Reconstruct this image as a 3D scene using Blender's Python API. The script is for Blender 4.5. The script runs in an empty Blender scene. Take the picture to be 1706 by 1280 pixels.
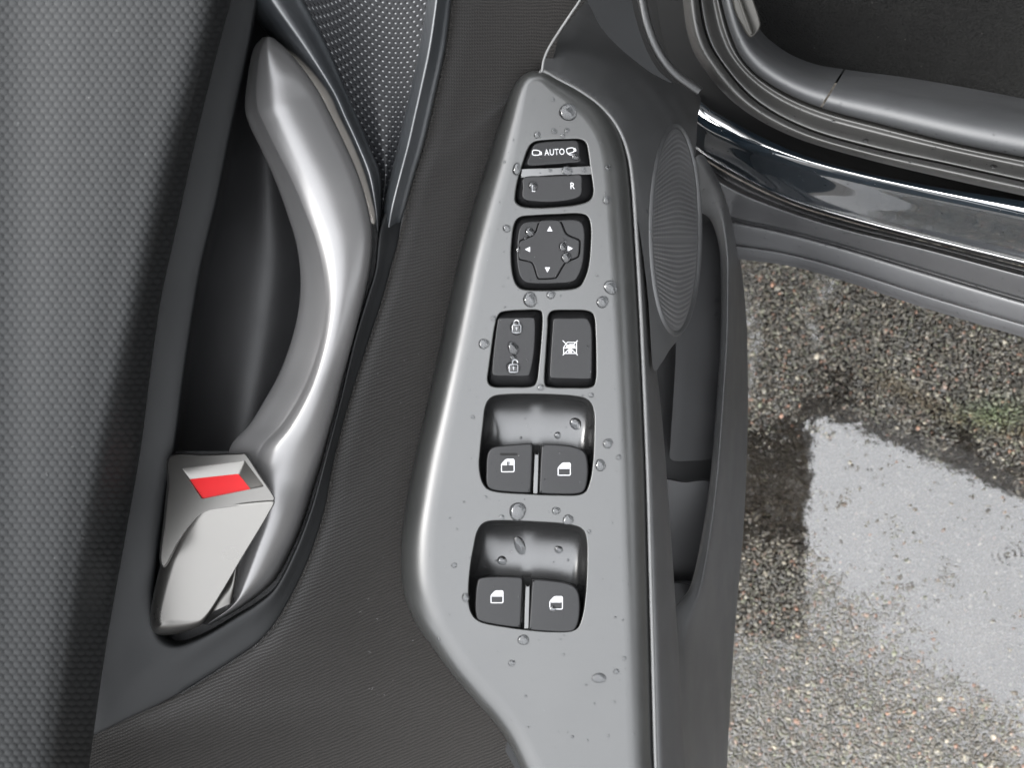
import bpy, bmesh, math, random
import numpy as np
from mathutils import Vector, Matrix
from mathutils.geometry import delaunay_2d_cdt

random.seed(7); rng = np.random.default_rng(7)
scene = bpy.context.scene
COL = scene.collection

# ------------------------------------------------------------------ measuring frame
# Shapes are measured in a frame hung from the lens position (x right, y away, height above the armrest in mm)
# and turned into real metres; the world's up leans in that frame because the lens looks down at a slant.
S0 = 0.00027; D = 0.50
UP = Vector((-0.32, 0.15, 1.0)).normalized()
X_ = (Vector((1, 0, 0)) - UP * UP.x).normalized(); Y_ = UP.cross(X_)
M3 = Matrix((X_, Y_, UP))
M = np.array(M3)
UPn = np.array(UP)

def design(a):
    a = np.asarray(a, float).reshape(-1, 3)
    z = a[:, 2] / 1000.0
    k = (D - z) / D
    return np.stack([(a[:, 0] - 853) * S0 * k, (640 - a[:, 1]) * S0 * k, z], 1)

G0 = design([(1460, 850, -600)])[0]
OFF = np.array([0, 0, -float(UPn @ G0)])
def W(a): return design(a) @ M.T + OFF
def WP(x, y, z): return Vector(W([(x, y, z)])[0])

# ------------------------------------------------------------------ camera
cam_d = bpy.data.cameras.new('camera'); cam = bpy.data.objects.new('camera', cam_d); COL.objects.link(cam)
cam_d.sensor_fit = 'HORIZONTAL'; cam_d.sensor_width = 36
cam_d.angle = 2 * math.atan(853 * S0 / D)
cam_d.clip_start = 0.01; cam_d.clip_end = 500
cam.matrix_world = Matrix.Translation(Vector(M @ np.array([0, 0, D]) + OFF)) @ M3.to_4x4()
cam_d.dof.use_dof = True; cam_d.dof.focus_distance = 0.55; cam_d.dof.aperture_fstop = 15
scene.camera = cam

# ------------------------------------------------------------------ sky and sun (overcast)
_sd = Vector((-.57, -.05, .82)).normalized()
SUN_EL, SUN_ROT = math.asin(_sd.z), math.atan2(_sd.x, _sd.y) % (2 * math.pi)
world = bpy.data.worlds.new('World'); scene.world = world; world.use_nodes = True
wn = world.node_tree; wn.nodes.clear()
sky = wn.nodes.new('ShaderNodeTexSky'); sky.sky_type = 'NISHITA'; sky.sun_disc = False
sky.sun_elevation = SUN_EL; sky.sun_rotation = SUN_ROT
sky.air_density = 1.0; sky.dust_density = 4.0; sky.ozone_density = 1.0
hs = wn.nodes.new('ShaderNodeHueSaturation'); hs.inputs['Saturation'].default_value = 0.10
bg = wn.nodes.new('ShaderNodeBackground'); bg.inputs['Strength'].default_value = 0.15
wo = wn.nodes.new('ShaderNodeOutputWorld')
wn.links.new(sky.outputs[0], hs.inputs['Color'])
# overcast: cloud evens the sky out and is about three times brighter overhead than at the horizon
cl = wn.nodes.new('ShaderNodeMix'); cl.data_type = 'RGBA'; cl.inputs[0].default_value = .75; cl.inputs[7].default_value = (5.6, 5.75, 6.0, 1)
wn.links.new(hs.outputs[0], cl.inputs[6])
wtc = wn.nodes.new('ShaderNodeTexCoord'); wsp = wn.nodes.new('ShaderNodeSeparateXYZ'); wn.links.new(wtc.outputs['Generated'], wsp.inputs[0])
wmr = wn.nodes.new('ShaderNodeMapRange'); wn.links.new(wsp.outputs[2], wmr.inputs[0]); wmr.inputs[3].default_value = .6; wmr.inputs[4].default_value = 1.35
wml = wn.nodes.new('ShaderNodeVectorMath'); wml.operation = 'SCALE'; wn.links.new(cl.outputs[2], wml.inputs[0]); wn.links.new(wmr.outputs[0], wml.inputs['Scale'])
wn.links.new(wml.outputs[0], bg.inputs['Color']); wn.links.new(bg.outputs[0], wo.inputs['Surface'])
sd = bpy.data.lights.new('sun', 'SUN'); sd.energy = 0.7; sd.angle = math.radians(28); sd.color = (1, .98, .95)
sun = bpy.data.objects.new('sun', sd); COL.objects.link(sun)
sun.rotation_euler = (math.radians(90) - SUN_EL, 0, math.pi - SUN_ROT)
scene.view_settings.view_transform = 'Standard'; scene.view_settings.look = 'None'
scene.view_settings.exposure = 3.45; scene.view_settings.gamma = 1
scene.cycles.max_bounces = 10

# ------------------------------------------------------------------ materials
MAT = {}
def new_mat(name):
    m = bpy.data.materials.new(name); m.use_nodes = True
    nt = m.node_tree; b = nt.nodes['Principled BSDF']; MAT[name] = m
    return m, nt, b
def nd(nt, t, **kw):
    n = nt.nodes.new(t)
    for k, v in kw.items():
        if k in n.inputs: n.inputs[k].default_value = v
        else: setattr(n, k, v)
    return n
def mth(nt, op, a, b=None, c=None, clamp=False):
    n = nt.nodes.new('ShaderNodeMath'); n.operation = op; n.use_clamp = clamp
    for i, v in enumerate((a, b, c)):
        if v is None: continue
        if isinstance(v, (int, float)): n.inputs[i].default_value = v
        else: nt.links.new(v, n.inputs[i])
    return n.outputs[0]
def ramp(nt, fac, stops):
    r = nt.nodes.new('ShaderNodeValToRGB')
    e = r.color_ramp.elements
    while len(e) < len(stops): e.new(0.5)
    for el, (p, c) in zip(e, stops): el.position = p; el.color = (*c, 1)
    nt.links.new(fac, r.inputs[0]); return r.outputs[0]
def bump(nt, b, h, dist, strength=1.0, prev=None):
    n = nt.nodes.new('ShaderNodeBump'); n.inputs['Strength'].default_value = strength; n.inputs['Distance'].default_value = dist
    nt.links.new(h, n.inputs['Height'])
    if prev is not None: nt.links.new(prev, n.inputs['Normal'])
    nt.links.new(n.outputs[0], b.inputs['Normal']); return n.outputs[0]
def plain(name, col, rough, metal=0, spec=0.5, grain=None, grain_d=0.00005, coat=0, mottle=0.12, rvar=0.08):
    m, nt, b = new_mat(name)
    b.inputs['Metallic'].default_value = metal; b.inputs['Specular IOR Level'].default_value = spec
    b.inputs['Coat Weight'].default_value = coat; b.inputs['Coat Roughness'].default_value = 0.04
    tc = nd(nt, 'ShaderNodeTexCoord')
    n1 = nd(nt, 'ShaderNodeTexNoise', Scale=38.0, Detail=5.0); nt.links.new(tc.outputs['Object'], n1.inputs['Vector'])
    f = n1.outputs[0]
    lo = tuple(c * (1 - mottle) for c in col); hi = tuple(min(1, c * (1 + mottle)) for c in col)
    nt.links.new(ramp(nt, f, [(0.3, lo), (0.7, hi)]), b.inputs['Base Color'])
    r = mth(nt, 'MULTIPLY_ADD', f, rvar * 2, rough - rvar); nt.links.new(r, b.inputs['Roughness'])
    if grain:
        g = nd(nt, 'ShaderNodeTexNoise', Scale=grain, Detail=2.0); nt.links.new(tc.outputs['Object'], g.inputs['Vector'])
        bump(nt, b, g.outputs[0], grain_d)
    return m
plain('panel_satin', (.010, .0102, .0098), .33, spec=.42, mottle=.10, rvar=.07, grain=2600, grain_d=.000006)
plain('button_black', (.0035, .0035, .0037), .42, spec=.15, grain=9000, grain_d=.00001)
plain('well_black', (.005, .005, .005), .24, spec=.55)
plain('trim_plastic', (.0042, .0044, .0046), .50, spec=.11, grain=2600, grain_d=.00004)
plain('trim_rough', (.015, .015, .0152), .60, spec=.3, grain=1500, grain_d=.0001)  # base colour raised to make up for weak light on the armrest side
plain('rim_plastic', (.008, .009, .010), .36, spec=.75)
plain('liner_plastic', (.006, .006, .0063), .5, spec=.25, grain=2000, grain_d=.00005)
plain('seam_edge', (.04, .04, .039), .45, grain=2500, grain_d=.0002)
plain('silver', (.078, .0765, .076), .34, metal=.6, mottle=.03, rvar=.03)
plain('silver_lever', (.062, .060, .0565), .28, metal=.9, mottle=.02, rvar=.02)
plain('red_tab', (.19, .002, .003), .5, spec=.15)
plain('divider_grey', (.018, .018, .018), .35)
plain('print_white', (.17, .17, .175), .6, mottle=.03)
plain('rubber', (.006, .006, .006), .42, spec=.5, grain=800, grain_d=.00008)
plain('seal_rubber', (.010, .0098, .0092), .50, spec=.35, grain=1200, grain_d=.00004)
plain('sill_plastic', (.015, .0155, .0162), .58, spec=.40, grain=1500, grain_d=.00004)
plain('paint_black', (.004, .006, .008), .06, spec=.7, coat=1.0, rvar=.01)
MAT['paint_black'].node_tree.nodes['Principled BSDF'].inputs['Coat IOR'].default_value = 1.75
plain('grille_plastic', (.026, .026, .0265), .42, spec=.6)
plain('lower_plastic_lit', (.015, .0152, .0154), .52, spec=.35, grain=1800, grain_d=.00005)  # trim plastic lightened to stand in for light on the right-facing parts
plain('skirt_plastic', (.020, .020, .0206), .46, spec=.45, grain=1800, grain_d=.00006)
plain('void_black', (.004, .004, .004), .8, spec=.1)
plain('glass_dark', (.01, .012, .012), .03, spec=.6)
plain('clip_grey', (.010, .0095, .008), .6, spec=.2)

def uvxy(nt):
    uv = nd(nt, 'ShaderNodeUVMap', uv_map='UVMap'); s = nd(nt, 'ShaderNodeSeparateXYZ')
    nt.links.new(uv.outputs[0], s.inputs[0]); return s.outputs[0], s.outputs[1], uv.outputs[0]
# woven-look vinyl: staggered small dashes
m, nt, b = new_mat('vinyl_weave'); X, Y, UVo = uvxy(nt)
rowf = mth(nt, 'DIVIDE', Y, 10.5)
row = mth(nt, 'FLOOR', rowf); par = mth(nt, 'MULTIPLY', mth(nt, 'MODULO', mth(nt, 'ADD', row, 1000), 2), .5)
cx = mth(nt, 'ABSOLUTE', mth(nt, 'SUBTRACT', mth(nt, 'FRACT', mth(nt, 'ADD', mth(nt, 'DIVIDE', X, 15.0), par)), .5))
cy = mth(nt, 'ABSOLUTE', mth(nt, 'SUBTRACT', mth(nt, 'FRACT', rowf), .5))
dd = mth(nt, 'ADD', mth(nt, 'POWER', mth(nt, 'MULTIPLY', cx, 2.0), 2), mth(nt, 'POWER', mth(nt, 'MULTIPLY', cy, 2.0), 2))
hh = mth(nt, 'SUBTRACT', 1.0, dd, clamp=True)
nz = nd(nt, 'ShaderNodeTexNoise', Scale=.03, Detail=4.0); nt.links.new(UVo, nz.inputs['Vector'])
hh2 = mth(nt, 'MULTIPLY', hh, mth(nt, 'MULTIPLY_ADD', nz.outputs[0], 1.2, .25))
nt.links.new(ramp(nt, hh2, [(0, (.0026, .0028, .0029)), (.8, (.0060, .0063, .0064))]), b.inputs['Base Color'])
b.inputs['Roughness'].default_value = .55; b.inputs['Specular IOR Level'].default_value = .19
bump(nt, b, hh, .0002)
# knit fabric: fine ribs along the loft, with stitches across
m, nt, b = new_mat('knit_fabric'); X, Y, UVo = uvxy(nt)
wob = nd(nt, 'ShaderNodeTexNoise', Scale=.02, Detail=3.0); nt.links.new(UVo, wob.inputs['Vector'])
lean = mth(nt, 'MULTIPLY', mth(nt, 'MULTIPLY', mth(nt, 'SUBTRACT', X, 700.0), mth(nt, 'DIVIDE', mth(nt, 'SUBTRACT', Y, 150.0), 600.0, clamp=True)), .42)
Yw = mth(nt, 'ADD', mth(nt, 'ADD', Y, lean), mth(nt, 'MULTIPLY', wob.outputs[0], 9.0))
rib = mth(nt, 'SINE', mth(nt, 'MULTIPLY', Yw, 2 * math.pi / 5.6))
st = mth(nt, 'SINE', mth(nt, 'ADD', mth(nt, 'MULTIPLY', X, 2 * math.pi / 4.3), mth(nt, 'MULTIPLY', rib, 1.2)))
hg = mth(nt, 'ADD', rib, mth(nt, 'MULTIPLY', st, .45))
fz = nd(nt, 'ShaderNodeTexNoise', Scale=.5, Detail=3.0); nt.links.new(UVo, fz.inputs['Vector'])
hg2 = mth(nt, 'ADD', mth(nt, 'MULTIPLY_ADD', hg, .3, .2), mth(nt, 'MULTIPLY', fz.outputs[0], .6))
nt.links.new(ramp(nt, hg2, [(.15, (.0021, .0018, .0015)), (.85, (.0074, .0064, .0055))]), b.inputs['Base Color'])
b.inputs['Roughness'].default_value = .95; b.inputs['Specular IOR Level'].default_value = .15
b.inputs['Sheen Weight'].default_value = .08; b.inputs['Sheen Roughness'].default_value = .5
bump(nt, b, hg2, .00032)
# perforated tweeter mesh; lit lower rims of its holes painted as pale dots
m, nt, b = new_mat('mesh_plastic'); X, Y, UVo = uvxy(nt)
xc = mth(nt, 'SUBTRACT', X, 662.0)
Yb = mth(nt, 'ADD', Y, mth(nt, 'MULTIPLY', mth(nt, 'MULTIPLY', xc, xc), .0042))
rowf = mth(nt, 'DIVIDE', Yb, 8.2); row = mth(nt, 'FLOOR', rowf)
par = mth(nt, 'MULTIPLY', mth(nt, 'MODULO', mth(nt, 'ADD', row, 1000), 2), .5)
xs = mth(nt, 'MULTIPLY', mth(nt, 'SIGN', xc), mth(nt, 'POWER', mth(nt, 'ABSOLUTE', xc), .92))
fx = mth(nt, 'SUBTRACT', mth(nt, 'FRACT', mth(nt, 'ADD', mth(nt, 'DIVIDE', xs, 8.0), par)), .5)
fy = mth(nt, 'SUBTRACT', mth(nt, 'FRACT', rowf), .5)
dh = mth(nt, 'SQRT', mth(nt, 'ADD', mth(nt, 'POWER', mth(nt, 'MULTIPLY', fx, 1.0), 2), mth(nt, 'POWER', mth(nt, 'MULTIPLY', fy, 1.05), 2)))
hole = mth(nt, 'MULTIPLY', mth(nt, 'SUBTRACT', dh, .14), 5.0, clamp=True)
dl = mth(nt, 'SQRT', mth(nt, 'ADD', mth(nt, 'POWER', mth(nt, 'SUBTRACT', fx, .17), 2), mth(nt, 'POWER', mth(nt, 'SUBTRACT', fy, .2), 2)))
lit_rim = mth(nt, 'SUBTRACT', 1.0, mth(nt, 'MULTIPLY', mth(nt, 'SUBTRACT', dl, .06), 7.0, clamp=True))
nt.links.new(ramp(nt, mth(nt, 'MULTIPLY_ADD', lit_rim, .8, mth(nt, 'MULTIPLY', hole, .2)), [(0, (.0008, .0008, .001)), (.2, (.0038, .004, .0045)), (1, (.022, .023, .024))]), b.inputs['Base Color'])
b.inputs['Roughness'].default_value = .42
nt.links.new(mth(nt, 'MULTIPLY_ADD', lit_rim, .9, .08), b.inputs['Specular IOR Level'])
bump(nt, b, mth(nt, 'ADD', hole, mth(nt, 'MULTIPLY', lit_rim, .8)), .00012)
# carpet
m, nt, b = new_mat('carpet'); tc = nd(nt, 'ShaderNodeTexCoord')
n1 = nd(nt, 'ShaderNodeTexNoise', Scale=700.0, Detail=4.0); nt.links.new(tc.outputs['Object'], n1.inputs['Vector'])
n2 = nd(nt, 'ShaderNodeTexNoise', Scale=14.0, Detail=4.0); nt.links.new(tc.outputs['Object'], n2.inputs['Vector'])
f = mth(nt, 'MULTIPLY_ADD', n1.outputs[0], .6, mth(nt, 'MULTIPLY', n2.outputs[0], .4))
nt.links.new(ramp(nt, f, [(.3, (.002, .002, .002)), (.7, (.007, .007, .0067))]), b.inputs['Base Color'])
b.inputs['Roughness'].default_value = 1; b.inputs['Specular IOR Level'].default_value = .05
bump(nt, b, n1.outputs[0], .002)
# asphalt bed
m, nt, b = new_mat('asphalt'); tc = nd(nt, 'ShaderNodeTexCoord')
v = nd(nt, 'ShaderNodeTexVoronoi', Scale=260.0); nt.links.new(tc.outputs['Object'], v.inputs['Vector'])
n2 = nd(nt, 'ShaderNodeTexNoise', Scale=9.0, Detail=6.0); nt.links.new(tc.outputs['Object'], n2.inputs['Vector'])
nt.links.new(ramp(nt, n2.outputs[0], [(.3, (.019, .0145, .009)), (.7, (.032, .025, .017))]), b.inputs['Base Color'])
b.inputs['Roughness'].default_value = .45
bump(nt, b, v.outputs['Distance'], .002)
# stones: colour per stone from an attribute
m, nt, b = new_mat('stones'); at = nd(nt, 'ShaderNodeAttribute', attribute_name='stone_colour')
tc = nd(nt, 'ShaderNodeTexCoord'); n1 = nd(nt, 'ShaderNodeTexNoise', Scale=900.0, Detail=3.0); nt.links.new(tc.outputs['Object'], n1.inputs['Vector'])
mx = nd(nt, 'ShaderNodeMix', data_type='RGBA', blend_type='MULTIPLY'); mx.inputs[0].default_value = .6
nt.links.new(at.outputs['Color'], mx.inputs[6]); nt.links.new(ramp(nt, n1.outputs[0], [(.3, (.55, .55, .55)), (.7, (1, 1, 1))]), mx.inputs[7])
nt.links.new(mx.outputs[2], b.inputs['Base Color']); b.inputs['Roughness'].default_value = .28
b.inputs['Specular IOR Level'].default_value = .5
bump(nt, b, n1.outputs[0], .0004)
# water
def water(name, ior):
    m, nt, b = new_mat(name)
    b.inputs['Base Color'].default_value = (1, 1, 1, 1) if 'puddle' in name else (.5, .51, .52, 1); b.inputs['Transmission Weight'].default_value = 1  # grey tint in the drops dims the panel sheen seen through them
    b.inputs['Roughness'].default_value = 0.0; b.inputs['IOR'].default_value = ior
    return m, nt, b
water('water_drop', 1.33)
m, nt, b = water('puddle_water', 1.50)
tc = nd(nt, 'ShaderNodeTexCoord'); n1 = nd(nt, 'ShaderNodeTexNoise', Scale=14.0, Detail=2.0); nt.links.new(tc.outputs['Object'], n1.inputs['Vector'])
n3 = nd(nt, 'ShaderNodeTexNoise', Scale=110.0, Detail=3.0); nt.links.new(tc.outputs['Object'], n3.inputs['Vector'])
bump(nt, b, mth(nt, 'ADD', n1.outputs[0], mth(nt, 'MULTIPLY', n3.outputs[0], .22)), .0009, .5)

# ------------------------------------------------------------------ mesh helpers
def cr(pts, n, closed=False, arc=False):
    p = np.asarray(pts, float); m = len(p)
    if closed: ext = np.vstack([p[-1], p, p[0], p[1]]); segs = m
    else: ext = np.vstack([2 * p[0] - p[1], p, 2 * p[-1] - p[-2]]); segs = m - 1
    def ev(t):
        i = np.minimum(t.astype(int), segs - 1); f = (t - i)[:, None]
        a, b_, c, d = ext[i], ext[i + 1], ext[i + 2], ext[i + 3]
        return .5 * ((2 * b_) + (c - a) * f + (2 * a - 5 * b_ + 4 * c - d) * f ** 2 + (3 * b_ - a - 3 * c + d) * f ** 3)
    if arc:
        t = np.linspace(0, segs, segs * 16 + 1); q = ev(t)
        L = np.r_[0, np.cumsum(np.linalg.norm(np.diff(q[:, :2], axis=0), axis=1))]
        s = np.linspace(0, L[-1], n, endpoint=not closed); return ev(np.interp(s, L, t))
    return ev(np.linspace(0, segs, n, endpoint=not closed))

def inside(pts, poly):
    x, y = pts[:, 0], pts[:, 1]; r = np.zeros(len(pts), bool); n = len(poly); j = n - 1
    for i in range(n):
        xi, yi = poly[i][:2]; xj, yj = poly[j][:2]
        c = ((yi > y) != (yj > y)) & (x < (xj - xi) * (y - yi) / (yj - yi + 1e-12) + xi); r ^= c; j = i
    return r
def dist(pts, line, closed=False):
    a = np.asarray(line)[:, :2]; b_ = np.roll(a, -1, 0) if closed else a[1:]
    if not closed: a = a[:-1]
    best = np.full(len(pts), 1e9)
    for p, q in zip(a, b_):
        d = q - p; t = np.clip(((pts[:, :2] - p) @ d) / (d @ d + 1e-12), 0, 1)
        best = np.minimum(best, np.linalg.norm(pts[:, :2] - (p + t[:, None] * d), axis=1))
    return best
def inward(loop):
    p = np.asarray(loop)[:, :2]; t = np.roll(p, -1, 0) - np.roll(p, 1, 0); t /= np.linalg.norm(t, axis=1)[:, None] + 1e-12
    a = 0.5 * np.sum(p[:, 0] * np.roll(p[:, 1], -1) - np.roll(p[:, 0], -1) * p[:, 1])
    n = np.stack([-t[:, 1], t[:, 0]], 1); return n if a > 0 else -n

class G:
    """collects patches measured as (x, y, height mm)"""
    def __init__(s): s.v = []; s.f = []; s.n = 0
    def raw(s, v, f):
        v = np.asarray(v, float).reshape(-1, 3)
        s.f += [tuple(i + s.n for i in q) for q in f]; s.v.append(v); s.n += len(v); return s
    def grid(s, g, closed=False):
        r, c, _ = g.shape; f = []
        for i in range(r - 1):
            for j in range(c if closed else c - 1):
                k = (j + 1) % c; f.append((i * c + j, i * c + k, (i + 1) * c + k, (i + 1) * c + j))
        return s.raw(g.reshape(-1, 3), f)
    def loft(s, rails, nu, mv):
        eq = len({len(r) for r in rails}) == 1
        R = np.stack([cr(r, nu, arc=not eq) for r in rails])
        k = len(rails); q = cr(R.reshape(k, -1), (k - 1) * mv + 1).reshape(-1, nu, 3)
        return s.grid(q)
    def cap(s, outer, holes=(), zf=None, step=12):
        outer = np.asarray(outer)[:, :2]; holes = [np.asarray(h)[:, :2] for h in holes]
        pts = [outer] + holes; e = []; o = 0
        for l in pts:
            n = len(l); e += [(o + i, o + (i + 1) % n) for i in range(n)]; o += n
        lo, hi = outer.min(0), outer.max(0)
        gx, gy = np.meshgrid(np.arange(lo[0] + step * .37, hi[0], step), np.arange(lo[1] + step * .41, hi[1], step))
        gp = np.stack([gx.ravel(), gy.ravel()], 1)
        if len(gp):
            k = inside(gp, outer) & (dist(gp, outer, True) > step * .45)
            for h in holes: k &= ~inside(gp, h)
            gp = gp[k]
            for h in holes:
                if len(gp): gp = gp[dist(gp, h, True) > step * .45]
        allp = np.vstack(pts + ([gp] if len(gp) else []))
        r = delaunay_2d_cdt([Vector(p) for p in allp], e, [], 1, 1e-4)
        V = np.array([tuple(p) for p in r[0]]); F = r[2]
        cen = np.array([V[list(f)].mean(0) for f in F]); ok = inside(cen, outer)
        for h in holes: ok &= ~inside(cen, h)
        Z = zf(V[:, 0], V[:, 1]) if zf else np.zeros(len(V))
        return s.raw(np.c_[V, Z * np.ones(len(V))], [tuple(f) for f, o_ in zip(F, ok) if o_])
    def rings(s, loop, prof):
        """loop closed (n,2); prof = list of (inset array/number, z array/number)"""
        n = inward(loop); L = np.asarray(loop)[:, :2]; rows = []
        for d, z in prof:
            d = np.ones(len(L)) * d; rows.append(np.c_[L + n * d[:, None], np.ones(len(L)) * z])
        g = np.stack(rows); s.grid(g, closed=True); return rows
    def build(s, name, mat, parent=None, skirt=1.5, label=None, merge=True, sharp=None):
        v = np.vstack(s.v); f = s.f
        if merge:
            key = np.round(v * 50).astype(np.int64); _, idx, inv = np.unique(key, axis=0, return_index=True, return_inverse=True)
            inv = inv.ravel(); v = v[idx]; f2 = []
            for q in f:
                q = [int(inv[i]) for i in q]; q = [a for i, a in enumerate(q) if a != q[i - 1]]
                if len(q) >= 3 and len(set(q)) == len(q): f2.append(tuple(q))
            f = f2
        bm_ = bmesh.new(); bv = [bm_.verts.new(p * np.array([.27, -.27, 1])) for p in v]
        for q in f:
            try: bm_.faces.new([bv[i] for i in q])
            except ValueError: pass
        bm_.verts.index_update(); bmesh.ops.recalc_face_normals(bm_, faces=bm_.faces[:])
        f = [tuple(x.index for x in q.verts) for q in bm_.faces]; bm_.free()
        w = W(v)
        # orient towards the lens side
        acc = 0
        c0 = M @ np.array([0, 0, 1.0])
        for q in f[::max(1, len(f) // 400)]:
            acc += np.cross(w[q[1]] - w[q[0]], w[q[2]] - w[q[0]]) @ c0
        if acc < 0: f = [q[::-1] for q in f]
        if skirt:
            cnt = {}
            for q in f:
                for a, b_ in zip(q, q[1:] + q[:1]): cnt[(a, b_)] = cnt.get((a, b_), 0) + 1
            be = [e for e in cnt if (e[1], e[0]) not in cnt]
            nv = []; base = len(v); nf = []
            for a, b_ in be:
                i = base + len(nv); va, vb = v[a], v[b_]
                dn = np.array([0, 0, -skirt])
                nv += [va, vb, vb + dn, va + dn]; nf.append((i + 1, i, i + 3, i + 2))
            if nv: v = np.vstack([v, np.array(nv)]); f = f + nf; w = W(v)
        org = np.zeros(3)
        if parent is not None: org = np.array(parent['_org']) if '_org' in parent else np.zeros(3)
        me = bpy.data.meshes.new(name); me.from_pydata((w - org).tolist(), [], f); me.update()
        uvl = me.uv_layers.new(name='UVMap'); li = np.zeros(len(me.loops), int); me.loops.foreach_get('vertex_index', li)
        uvl.data.foreach_set('uv', v[li][:, :2].ravel())
        me.polygons.foreach_set('use_smooth', [True] * len(me.polygons))
        if sharp: me.set_sharp_from_angle(angle=math.radians(sharp))
        me.materials.append(MAT[mat])
        o = bpy.data.objects.new(name, me); COL.objects.link(o)
        if parent is not None:
            o.parent = parent
            if '_org' in parent: o['_org'] = list(parent['_org'])
        else: pass
        if label: o['label'] = label
        return o

def root(name, label, cat, loc):
    o = bpy.data.objects.new(name, None); COL.objects.link(o); o.location = loc; o['_org'] = list(loc)
    o.empty_display_size = .05; o['label'] = label; o['category'] = cat; return o

def slab(g, ctrl, n, profile, holes=(), zf=None, step=12, smooth_inner=0):
    """ctrl rows (x, y, width, drop): a rounded edge of that width and drop round a capped face"""
    c = cr(ctrl, n, closed=True, arc=True); L = c[:, :2]; w = c[:, 2]; h = c[:, 3]
    nrm = inward(L)
    rows = []
    for t, fz in profile:
        q = L + nrm * (w * t)[:, None]
        base = zf(q[:, 0], q[:, 1]) if zf else 0
        rows.append(np.c_[q, base + -h * fz])
    g.grid(np.stack(rows), closed=True)
    g.cap(rows[-1], holes, zf, step)
    return rows
def qprof(k=7, guard=True, full=1.0):
    a = np.linspace(0, math.pi / 2 * full, k); p = [(float(math.sin(x)), float(1 - math.sin(x))) for x in a]
    p = [(1 - math.cos(x), 1 - math.sin(x)) for x in a]
    p = [(t * .94, f) for t, f in p]
    if guard: p.append((1.0, 0.0))
    return p

def tube(g, line, r, n=8, squash=1.0, step=None, closed=False):
    """rounded bead along (x,y,z) line; r in px units of the armrest plane"""
    p = np.asarray(line, float); t = (np.roll(p, -1, 0) - np.roll(p, 1, 0)) if closed else np.gradient(p, axis=0)
    t = t[:, :2] / (np.linalg.norm(t[:, :2], axis=1)[:, None] + 1e-9); nn = np.stack([-t[:, 1], t[:, 0]], 1)
    rows = []
    for a in np.linspace(0, math.pi, n):
        rows.append(np.c_[p[:, :2] + nn * (r * math.cos(a)), p[:, 2] + r * .27 * math.sin(a) * squash])
    g.grid(np.stack(rows), closed=closed); return g

# ------------------------------------------------------------------ CAR DOOR
door = root('car_door_assembly', 'open black car door seen from inside with grey switch panel, silver handle and map pocket', 'car door', WP(1180, 900, -330))

YS = [-60, 0, 125, 250, 375, 500, 625, 750, 900, 1070, 1280, 1400]
E0 = [345, 330, 300, 267, 240, 216, 190, 165, 140, 116, 90, 75]
E1 = [402, 385, 352, 322, 295, 268, 250, 234, 208, 178, 148, 130]
def rail(xs, z, dx=0): return [(x + dx, y, z) for x, y in zip(xs, YS)]
g = G()
g.loft([rail([-350] * 12, 128), rail([-120] * 12, 116), rail([0] * 12, 104), rail([x * .45 for x in E0], 99), rail([x * .82 for x in E0], 94),
        rail([x * 1.08 for x in E0], 87), rail(E1, 68, -20), rail(E1, 54, -5), rail(E1, 38, 0)], 120, 6)
g.build('upper_trim', 'vinyl_weave', door, 6, 'padded dark vinyl with small woven dashes along the top of the door')
# surround of the handle
IN = [(654, 318), (634, 385), (626, 450), (611, 500), (591, 567), (568, 665), (541, 770), (520, 845), (494, 915), (462, 978), (430, 1008), (395, 1030), (345, 1060), (300, 1079),
      (270, 1079), (253, 1055), (249, 1000), (256, 940), (264, 880), (274, 810), (287, 745), (306, 600), (330, 450), (356, 340), (380, 220), (406, 100), (424, 0), (432, -50)]
OUT = [(690, 310), (665, 398), (650, 452), (637, 500), (615, 567), (582, 670), (556, 770), (541, 850), (513, 936), (475, 1013), (440, 1062), (394, 1097), (295, 1159), (220, 1195),
       (125, 1237), (135, 1190), (150, 1110), (170, 1000), (188, 900), (204, 820), (215, 750), (232, 625), (256, 480), (282, 350), (310, 225), (340, 100), (365, 0), (378, -50)]
iz = [14] + [27] * 13 + [28, 29, 30] + [31] * 11; oz = [8] + [19] * 12 + [22, 26, 30, 34] + [36] * 11
def mixr(a, b_, t, z):
    return [(p[0] * (1 - t) + q[0] * t, p[1] * (1 - t) + q[1] * t, zz) for p, q, zz in zip(a, b_, z)]
zz = lambda t, add=0: [i * (1 - t) + o * t + add for i, o in zip(iz, oz)]
g = G()
g.loft([mixr(IN, OUT, -.10, zz(0, -16)), mixr(IN, OUT, -.06, zz(0, -3)), mixr(IN, OUT, .06, zz(0, 0)), mixr(IN, OUT, .5, zz(.5, 0)),
        mixr(IN, OUT, .93, zz(.95, 0)), mixr(IN, OUT, 1.0, zz(1, -1.2))], 260, 4)
g.build('handle_surround', 'trim_plastic', door, 5, 'smooth dark plastic frame round the silver handle')
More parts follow.
